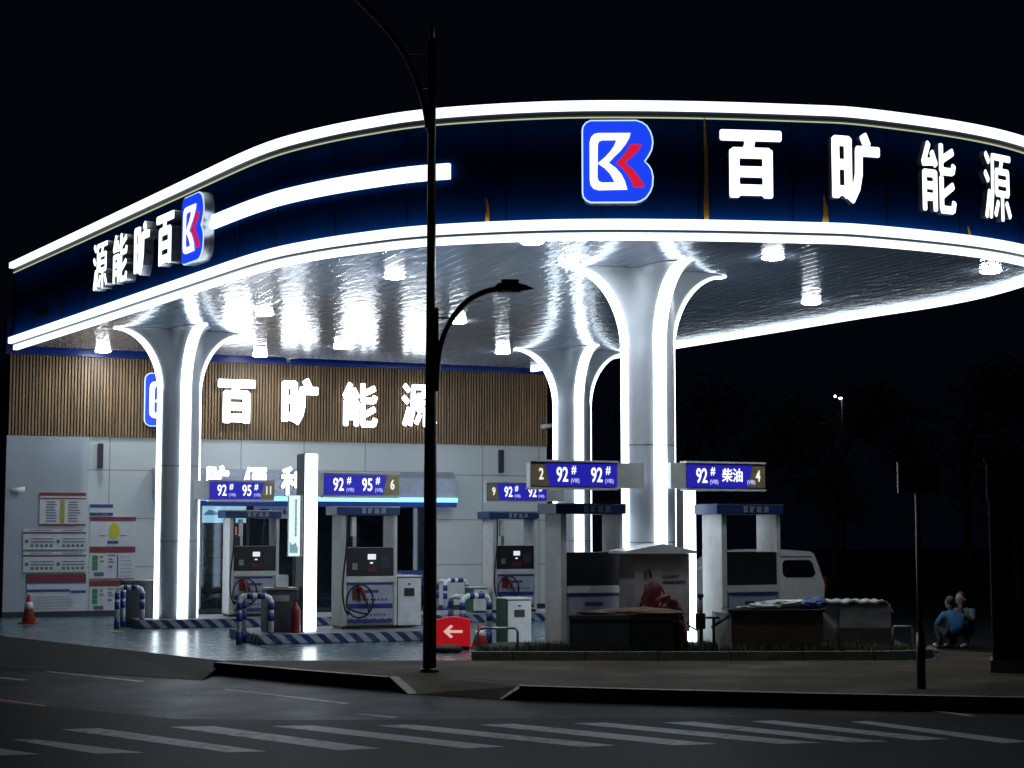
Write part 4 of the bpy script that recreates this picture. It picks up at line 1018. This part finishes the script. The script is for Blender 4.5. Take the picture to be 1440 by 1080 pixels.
# counter and boxes
def counter(px0, px1, pyt, Y, d, mt, label, name, cat, top=True, rot=-.0, z0=.102):
    a = ony(px0, 900, Y); c = ony(px1, 900, Y); zt = ony(px0, pyt, Y).z
    r = thing(name, label, cat, (a.x, Y, z0), rot); W_ = c.x-a.x; h = zt-z0
    MB().box(0,W_,0,d,0,h-.045).build('front_box', M[mt], r, .008)
    return r, W_, h
r, W_, h = counter(1030,1158,857,24.05,.7,'wood','low brown wooden counter with pale left side in the bed, plastic on top','wooden_counter','counter')
MB().box(-.06,W_+.03,-.05,.75,h-.042,h).build('top', M['dark'], r, .005); MB().prism([(-.012,.0,.0),(-.012,.7,.0),(-.2,.7,.0),(-.2,.3,0)], (0,0,h-.05)).build('side_panel', M['grime_and_lit_side'], r)  # pale left side: the light on that face is put into its colour
ctop = h+.102; cx0 = r.location.x
lump(8,(.52,.18,.085),1.0,21,'plastic','plastic_sheet','crumpled whitish plastic sheeting on the brown counter','plastic sheet',(cx0+.72,24.3,ctop+.004))
lump(7,(.17,.12,.09),.9,23,'bluebag','blue_bag','blue plastic bag at the right end of the counter top','bag',(cx0+W_-.14,24.3,ctop+.004))
r, W_, h = counter(1182,1254,845,24.7,.75,'grime_and_lit_side','bulky box under a pale cover right of the brown counter','covered_box','box')
MB().box(-.26,-.006,.1,.75,.08,h-.06).build('side_panel', M['white'], r, .01); MB().box(-.05,W_+.0,-.02,.75,.0,.3).build('skirt', M['wood'], r)  # left side whiter than the front, painting in the light it catches
bm = MB(); nx, ny = 24, 10; vs = [[bm.bm.verts.new((-.3+(W_+.33)*i/nx, -.03+.8*j/ny, h-.03+.012*math.sin(i*1.3+j)+.01*math.sin(i*.7-j*1.9) - (.07*max(0,(i-nx+2))))) for i in range(nx+1)] for j in range(ny+1)]
for j in range(ny):
    for i in range(nx): bm.bm.faces.new((vs[j][i],vs[j][i+1],vs[j+1][i+1],vs[j+1][i]))
e = bmesh.ops.extrude_face_region(bm.bm, geom=list(bm.bm.faces)); bmesh.ops.translate(bm.bm, vec=(0,0,.025), verts=[v for v in e['geom'] if isinstance(v, bmesh.types.BMVert)])
bm.build('cover', M['plastic'], r)
# grass
gb = MB(); rnd = random.Random(4)
def blade(x, y, z, hh):
    a = rnd.uniform(0,6.28); w = rnd.uniform(.004,.008); l = Vector((math.cos(a),math.sin(a),0))*rnd.uniform(.01,.07); s = Vector((-math.sin(a),math.cos(a),0))*w; p = Vector((x,y,z))
    v = [gb.bm.verts.new(c) for c in (p-s, p+s, p+l*.4+Vector((0,0,hh*.6))+s*.6, p+l*.4+Vector((0,0,hh*.6))-s*.6, p+l+Vector((0,0,hh)))]
    gb.bm.faces.new((v[0],v[1],v[2],v[3])); gb.bm.faces.new((v[3],v[2],v[4]))
for _ in range(5200):
    x = rnd.uniform(-.5,5.7); y = 23.88+.0+abs(rnd.gauss(0,.28))+max(0,x-4.2)*.12
    if y < 26.2: blade(x, y, .10, rnd.uniform(.03,.13)*(1.5 if math.sin(x*3.1)>.55 else 1))
tag(gb.build('grass', M['blade']), 'short rough grass along the front of the planting bed', 'grass', kind='stuff')

# ------------------------------------------------------------------ street lamp, post, cabinet
base = onz(604,945,.006)
r = thing('street_lamp', 'tall dark street lamp pole with two curved arms, in front of the canopy', 'street lamp', base, 0)
MB().tube([(0,0,0),(0,0,2.2),(0,0,4.8),(0,0,8.15)], [.088,.084,.062,.05], 14).build('pole', M['pole'], r)
MB().lathe([(.12,0),(.12,.03),(.1,.05)], seg=14).build('base_flange', M['pole'], r)
MB().lathe([(.035,8.15),(.035,8.35),(.01,8.38)], seg=10).build('finial', M['steel'], r)
arm = [(-.05,0,6.95),(-.12,-.05,7.35),(-.32,-.2,7.85),(-.65,-.42,8.25),(-1.1,-.7,8.6),(-1.8,-1.1,8.85),(-2.3,-1.4,8.9)]
MB().tube(catmull([arm[0]]+arm+[arm[-1]],4), .038, 8).build('arm', M['pole'], r); MB().tube([(0,0,7.95),(-.36,-.22,7.9)], .012, 6).tube([(0,0,7.5),(-.17,-.09,7.48)], .012, 6).build('brace', M['pole'], r)
hd = MB().ball((-2.6,-1.58,8.9), .3, sc=(1,.75,.22)).build('lamp_head', M['pole'], r)
arm2 = [(.07,0,3.55),(.10,0,4.0),(.20,0,4.35),(.40,0,4.65),(.66,0,4.82),(.92,0,4.88)]
MB().tube(catmull([arm2[0]]+arm2+[arm2[-1]],4), [.04]*21, 8).build('arm', M['pole'], r) if len(catmull([arm2[0]]+arm2+[arm2[-1]],4)) == 21 else MB().tube(catmull([arm2[0]]+arm2+[arm2[-1]],4), .036, 8).build('arm', M['pole'], r)
MB().tube([(.05,0,4.50),(.30,0,4.48)], .012, 6).tube([(.05,0,4.14),(.15,0,4.13)], .012, 6).box(.055,.10,-.03,.03,3.55,4.62).build('brace', M['pole'], r)
lh = MB(); lh.prism([(.78,-.09,4.85),(1.18,-.09,4.83),(1.33,-.05,4.86),(1.22,-.07,4.91),(1.1,-.08,4.94),(.86,-.09,4.93)], (0,.17,0)); lh.box(.90,1.13,-.05,.05,4.942,4.985)
lh = lh.build('lamp_head', M['pole'], r, .006); MB().box(.86,1.14,-.06,.06,4.815,4.828).build('lamp_glass', M['spent'], lh)
p = onz(1296,968,.006)
r = thing('sign_post', 'thin dark post with small flat panel on the pavement left of the maroon cabinet', 'sign post', p, 0)
MB().tube([(0,0,0),(0,0,2.2)], .032, 10).build('post', M['pole'], r); MB().tube([(0,0,.0),(0,0,.62)], .05, 10).build('sleeve', M['black'], r)
pn = MB().box(-.21,.21,-.05,-.02,2.2,2.52).build('panel', M['kioskgreen'], r); MB().box(-.23,.23,-.06,.0,2.19,2.2).box(-.23,.23,-.06,.0,2.52,2.535).box(.21,.23,-.06,0,2.2,2.52).box(-.23,-.21,-.06,0,2.2,2.52).build('panel_frame', M['kioskred'], r)
p = onz(1395,945,.006)
r = thing('roadside_cabinet', 'tall dark maroon roadside cabinet cut off by the right edge', 'cabinet', Vector((p.x,p.y-.05,.006)), math.radians(-15.2))
MB().box(.0,.09,0,.7,.15,2.14).box(1.1,1.2,0,.7,.15,2.14).build('frame', M['kioskgreen'], r, .006); MB().box(.0,.012,-.008,-.001,.15,2.14).build('edge_trim', M['steel'], r)
MB().box(.092,1.098,.03,.69,.15,2.13).build('panel', M['kioskred'], r); MB().box(.28,.34,.02,.028,.9,1.75).build('handle', mat('red strip', (.25,.02,.02), .4), r)
MB().box(-.02,1.22,-.03,.73,2.145,2.66).build('header', M['kioskgreen'], r, .01); MB().box(.08,1.12,-.04,-.032,2.3,2.58).build('header_panel', M['kioskred'], r); MB().box(-.05,1.25,-.06,.76,2.665,2.71).build('roof', M['dark'], r)
MB().box(-.03,1.23,-.03,.73,0,.148).build('plinth', mat('pinkish stone plinth', (.2,.15,.15), .6, var=.2), r)
lump(6,(.08,.06,.07),.4,31,'pinkbag','pink_bag','small pink bag lying behind the thin sign post','bag',onz(1311,918,.006))

# ------------------------------------------------------------------ van
VX, VY = ony(1161,800,36.5).x, 36.5
r = thing('white_van', 'small white van parked behind the pump under sign 4, rear end showing', 'van', (VX, VY, 0.0), math.radians(6))
# side outline, rear at x=0, front at x=-3.6
prof = [(-.02,.35),(.0,.75),(-.06,.95),(-.14,1.25),(-.22,1.47),(-.32,1.53),(-.9,1.57),(-1.8,1.58),(-2.5,1.52),(-3.0,1.15),(-3.55,.95),(-3.65,.6),(-3.6,.3),(-.2,.3)]
bm = bmesh.new(); rings = []
for y, ins in ((0.0,.05),(.04,.0),(1.42,.0),(1.46,.05)):
    rings.append([bm.verts.new((x + (ins*.6 if x < -1.8 else -ins*.6), y + (.12*max(0,(z-.9))/.7 if y < .7 else -.12*max(0,(z-.9))/.7), z-ins*.4*(1 if z > .9 else -1))) for x, z in prof])
N = len(prof)
for i in range(3):
    for k in range(N): bm.faces.new((rings[i][k],rings[i][(k+1)%N],rings[i+1][(k+1)%N],rings[i+1][k])).smooth = i != 1 or False
bm.faces.new(rings[0][::-1]); bm.faces.new(rings[-1])
b = MB(); b.bm.free(); b.bm = bm; b.build('body', M['van'], r)
def yz(z): return .12*max(0,(z-.9))/.7
def win(pts, name='side_window'):
    mb = MB(); mb.prism([(x, yz(z)-.012, z) for x, z in pts], (0,.02,0)); return mb.build(name, M['glassdark'], r)
def rrect(x0,x1,x1t,z0,z1,c=.06): return [(x0+c,z0),(x1-c*1.6,z0),(x1-.3*c,z0+c*1.3),(x1t,z1-c),(x1t-c,z1),(x0+c,z1),(x0,z1-c),(x0,z0+c)]
win(rrect(-1.02,-.22,-.30,.93,1.33,.07)); win(rrect(-1.75,-1.12,-1.14,.93,1.33,.05)); win(rrect(-2.5,-1.85,-1.87,.93,1.33,.05))
MB().box(-1.9,-.32,-.004+.06,.062+.02,1.405,1.42).build('roof_gutter', M['dark'], r)
MB().box(-.03,.02,.02,.14,.62,.95).build('tail_light', mat('red lamp lens', (.3,.01,.01), .2), r)
for x in (-.75,-2.9):
    for y in (.02,1.30):
        wq = MB().tube([(x,y,.28),(x,y+.15,.28)], .28, 20).build('wheel', M['tyre'], r); MB().tube([(x,y-.006 if y<.5 else y+.13,.28),(x,y+.02 if y<.5 else y+.156,.28)], .17, 14).build('rim', M['steel'], wq)
r.scale = (.91,.91,.91)

# ------------------------------------------------------------------ people
def skin_body(joints, edges, name, mt, parent, sub=2, root=0):
    me = bpy.data.meshes.new(name); me.from_pydata([j[0] for j in joints], edges, [])
    ob = bpy.data.objects.new(name, me); COL.objects.link(ob)
    sk = ob.modifiers.new('skin', 'SKIN')
    for i, j in enumerate(joints):
        rr = j[1]; me.skin_vertices[0].data[i].radius = (rr, rr) if not isinstance(rr, tuple) else rr
        me.skin_vertices[0].data[i].use_root = (i == root)
    ss = ob.modifiers.new('sub', 'SUBSURF'); ss.levels = sub; ss.render_levels = sub
    nm = bpy.data.meshes.new_from_object(ob.evaluated_get(bpy.context.evaluated_depsgraph_get()))
    bpy.data.objects.remove(ob); bpy.data.meshes.remove(me)
    nm.materials.clear(); nm.materials.append(mt); nm.name = name
    for f in nm.polygons: f.use_smooth = True
    o = bpy.data.objects.new(name, nm); COL.objects.link(o); o.parent = parent; return o
def squatter(loc, rot, coat, label, arms_up, sc=1.0):
    r = thing('person', label, 'person', loc, rot); r.scale = (sc,)*3
    # faces -y; hips low, knees up, feet on the ground
    J = [((0,.10,.24),.125),((0,.06,.40),.125),((0,.0,.56),.13),((0,-.05,.66),.055),((0,-.07,.73),.05),
         ((.11,-.02,.26),.085),((.15,-.30,.44),.062),((.15,-.18,.10),.045),((.15,-.30,.045),.04),
         ((-.11,-.02,.26),.085),((-.15,-.30,.44),.062),((-.15,-.18,.10),.045),((-.15,-.30,.045),.04),
         ((.17,-.02,.60),.055),((.22,-.14,.44),.042),((-.17,-.02,.60),.055),((-.22,-.14,.44),.042)]
    if arms_up: J += [((.10,-.26,.62),.03),((-.10,-.26,.60),.03)]
    else: J += [((.08,-.33,.47),.03),((-.08,-.33,.47),.03)]
    E = [(0,1),(1,2),(2,3),(3,4),(0,5),(5,6),(6,7),(7,8),(0,9),(9,10),(10,11),(11,12),(2,13),(13,14),(14,17),(2,15),(15,16),(16,18)]
    body = skin_body(J, E, 'body', M['trousers'], r)
    # jacket over torso and arms
    g = .022
    K = [(J[0][0],.145),(J[1][0],.15),(J[2][0],.15),((0,-.045,.65),.075),(J[13][0],.07),(J[14][0],.058),(tuple(np.array(J[17][0])*.85+np.array(J[14][0])*.15),.043),(J[15][0],.07),(J[16][0],.058),(tuple(np.array(J[18][0])*.85+np.array(J[16][0])*.15),.043)]
    skin_body(K, [(0,1),(1,2),(2,3),(2,4),(4,5),(5,6),(2,7),(7,8),(8,9)], 'jacket', coat, r)
    hz = .80; hd = MB(); bmq = hd.bm
    bmesh.ops.create_uvsphere(bmq, u_segments=20, v_segments=14, radius=.1, matrix=Matrix.Translation((0,-.085,hz)) @ Matrix.Diagonal((.80,.95,1.18,1)))
    hd.ball((0,-.182,hz-.012), .017, sc=(.8,1,1.3)); hd.ball((.082,-.08,hz-.01), .022, sc=(.4,1,1.3)); hd.ball((-.082,-.08,hz-.01), .022, sc=(.4,1,1.3))
    for f in bmq.faces: f.smooth = True
    head = hd.build('head', M['skin'], r)
    MB().ball((.03,-.172,hz+.012), .010).ball((-.03,-.172,hz+.012), .010).build('eyes', M['hair'], head); MB().ball((0,-.172,hz-.055), .022, sc=(1,.35,.28)).build('mouth', M['reddark'], head)
    hr = MB(); hr.ball((0,-.06,hz+.035), .102, sc=(.86,1.0,1.0)); hr.build('hair', M['hair'], r)
    for hnd, wr in ((1, J[17][0]), (-1, J[18][0])):
        wv = Vector(wr); up = Vector((-.25*hnd, -.35, .9)).normalized() if arms_up else Vector((-.5*hnd,-.8,-.2)).normalized(); side = up.cross(Vector((hnd,0.3,0))).normalized(); acr = up.cross(side).normalized()
        hj = [(tuple(wv),.024),(tuple(wv+up*.06),.034)]; he = [(0,1)]
        for k in range(4):
            off = acr*(.022*(k-1.5)); L = (.075,.085,.08,.065)[k]; i0_ = len(hj)
            hj += [(tuple(wv+up*.09+off),.0105),(tuple(wv+up*(.09+L*.5)+off+side*.012),.009),(tuple(wv+up*(.09+L*.85)+off+side*.035),.008)]; he += [(1,i0_),(i0_,i0_+1),(i0_+1,i0_+2)]
        i0_ = len(hj); hj += [(tuple(wv+up*.05+acr*.045),.011),(tuple(wv+up*.085+acr*.06+side*.02),.009)]; he += [(1,i0_),(i0_,i0_+1)]
        skin_body(hj, he, 'hand', M['skin'], r, 1)
    for sx_ in (1,-1): MB().ball((.15*sx_,-.31,.04), .055, sc=(.8,2.0,.75)).build('shoe', M['shoe'], r)
    return r
pb = onz(1341,911.5,.0)
squatter(pb, math.radians(200), M['bluecoat'], 'person squatting in a light blue coat, back turned, at the dark right side', False, .86)
squatter(onz(1364,912,.0)+Vector((0,.35,0)), math.radians(-40), M['greycoat'], 'person squatting in a grey jacket with hands raised near the face', True, .92)

# ------------------------------------------------------------------ trees and far lamp
def tree(loc, h, cr, label, seed, n=1500):
    rnd = random.Random(seed); r = thing('tree', label, 'tree', loc, 0, 'trees in the dark beyond the station')
    tk = MB(); tk.tube([(0,0,0),(.1,0,h*.3),(0,.1,h*.55),(.05,0,h*.8)], [.2,.16,.12,.05], 9)
    cl = []
    for k in range(11):
        a = rnd.uniform(0,6.28); z = h*rnd.uniform(.4,.95); rr = cr*rnd.uniform(.4,1)*(1.05-abs(z/h-.65)); e = Vector((rr*math.cos(a), rr*math.sin(a), z)); cl.append((e, cr*rnd.uniform(.28,.5)))
        tk.tube([(0,0,z*.6),(e.x*.5,e.y*.5,z*.85),e], [.08,.05,.02], 6)
    tk.build('trunk', M['bark'], r)
    lf = MB()
    for _ in range(n):
        c, s = rnd.choice(cl); p = c + Vector((rnd.gauss(0,1),rnd.gauss(0,1),rnd.gauss(0,.8)))*s*.55
        a = Vector((rnd.gauss(0,1),rnd.gauss(0,1),rnd.gauss(0,.6))).normalized(); b2 = a.orthogonal().normalized(); w = rnd.uniform(.07,.16)
        lf.poly([p-a*w*1.6, p+b2*w*.7, p+a*w*1.6, p-b2*w*.7])
    lf.build('crown', M['leaf'], r); return r
tree((11.6,62,-.14), 7.0, 2.4, 'leafy tree faintly lit under the far twin lamp', 11, 2200)
tree((17.5,66,-.14), 8.5, 3.2, 'broad dark tree right of the far twin lamp', 12)
tree((8.0,78,-.14), 9.0, 3.4, 'dark tree behind the van', 13)
tree((25.0,80,-.14), 10.5, 4.0, 'tall dark tree behind the thin sign post', 14)
p = ony(1178,559,60.0)
r = thing('far_street_lamp', 'distant lit street lamp with two small bright heads above the dark tree', 'street lamp', (p.x,p.y,-.14), 0)
hz = p.z+.14
MB().tube([(.15,.0,0),(.15,0,hz-.1)], .05, 8).build('pole', M['crateblack'], r); MB().tube([(.15,0,hz-.2),(-.08,0,hz+.06)], .03, 6).tube([(.15,0,hz-.2),(.15,0,hz+.02)], .03, 6).build('arm', M['pole'], r)
MB().ball((-.10,-.05,hz+.04), .042).build('lamp', M['lampfar'], r); MB().ball((.09,-.05,hz-.03), .045, sc=(1.5,1,.8)).build('lamp', M['lampfar'], r)
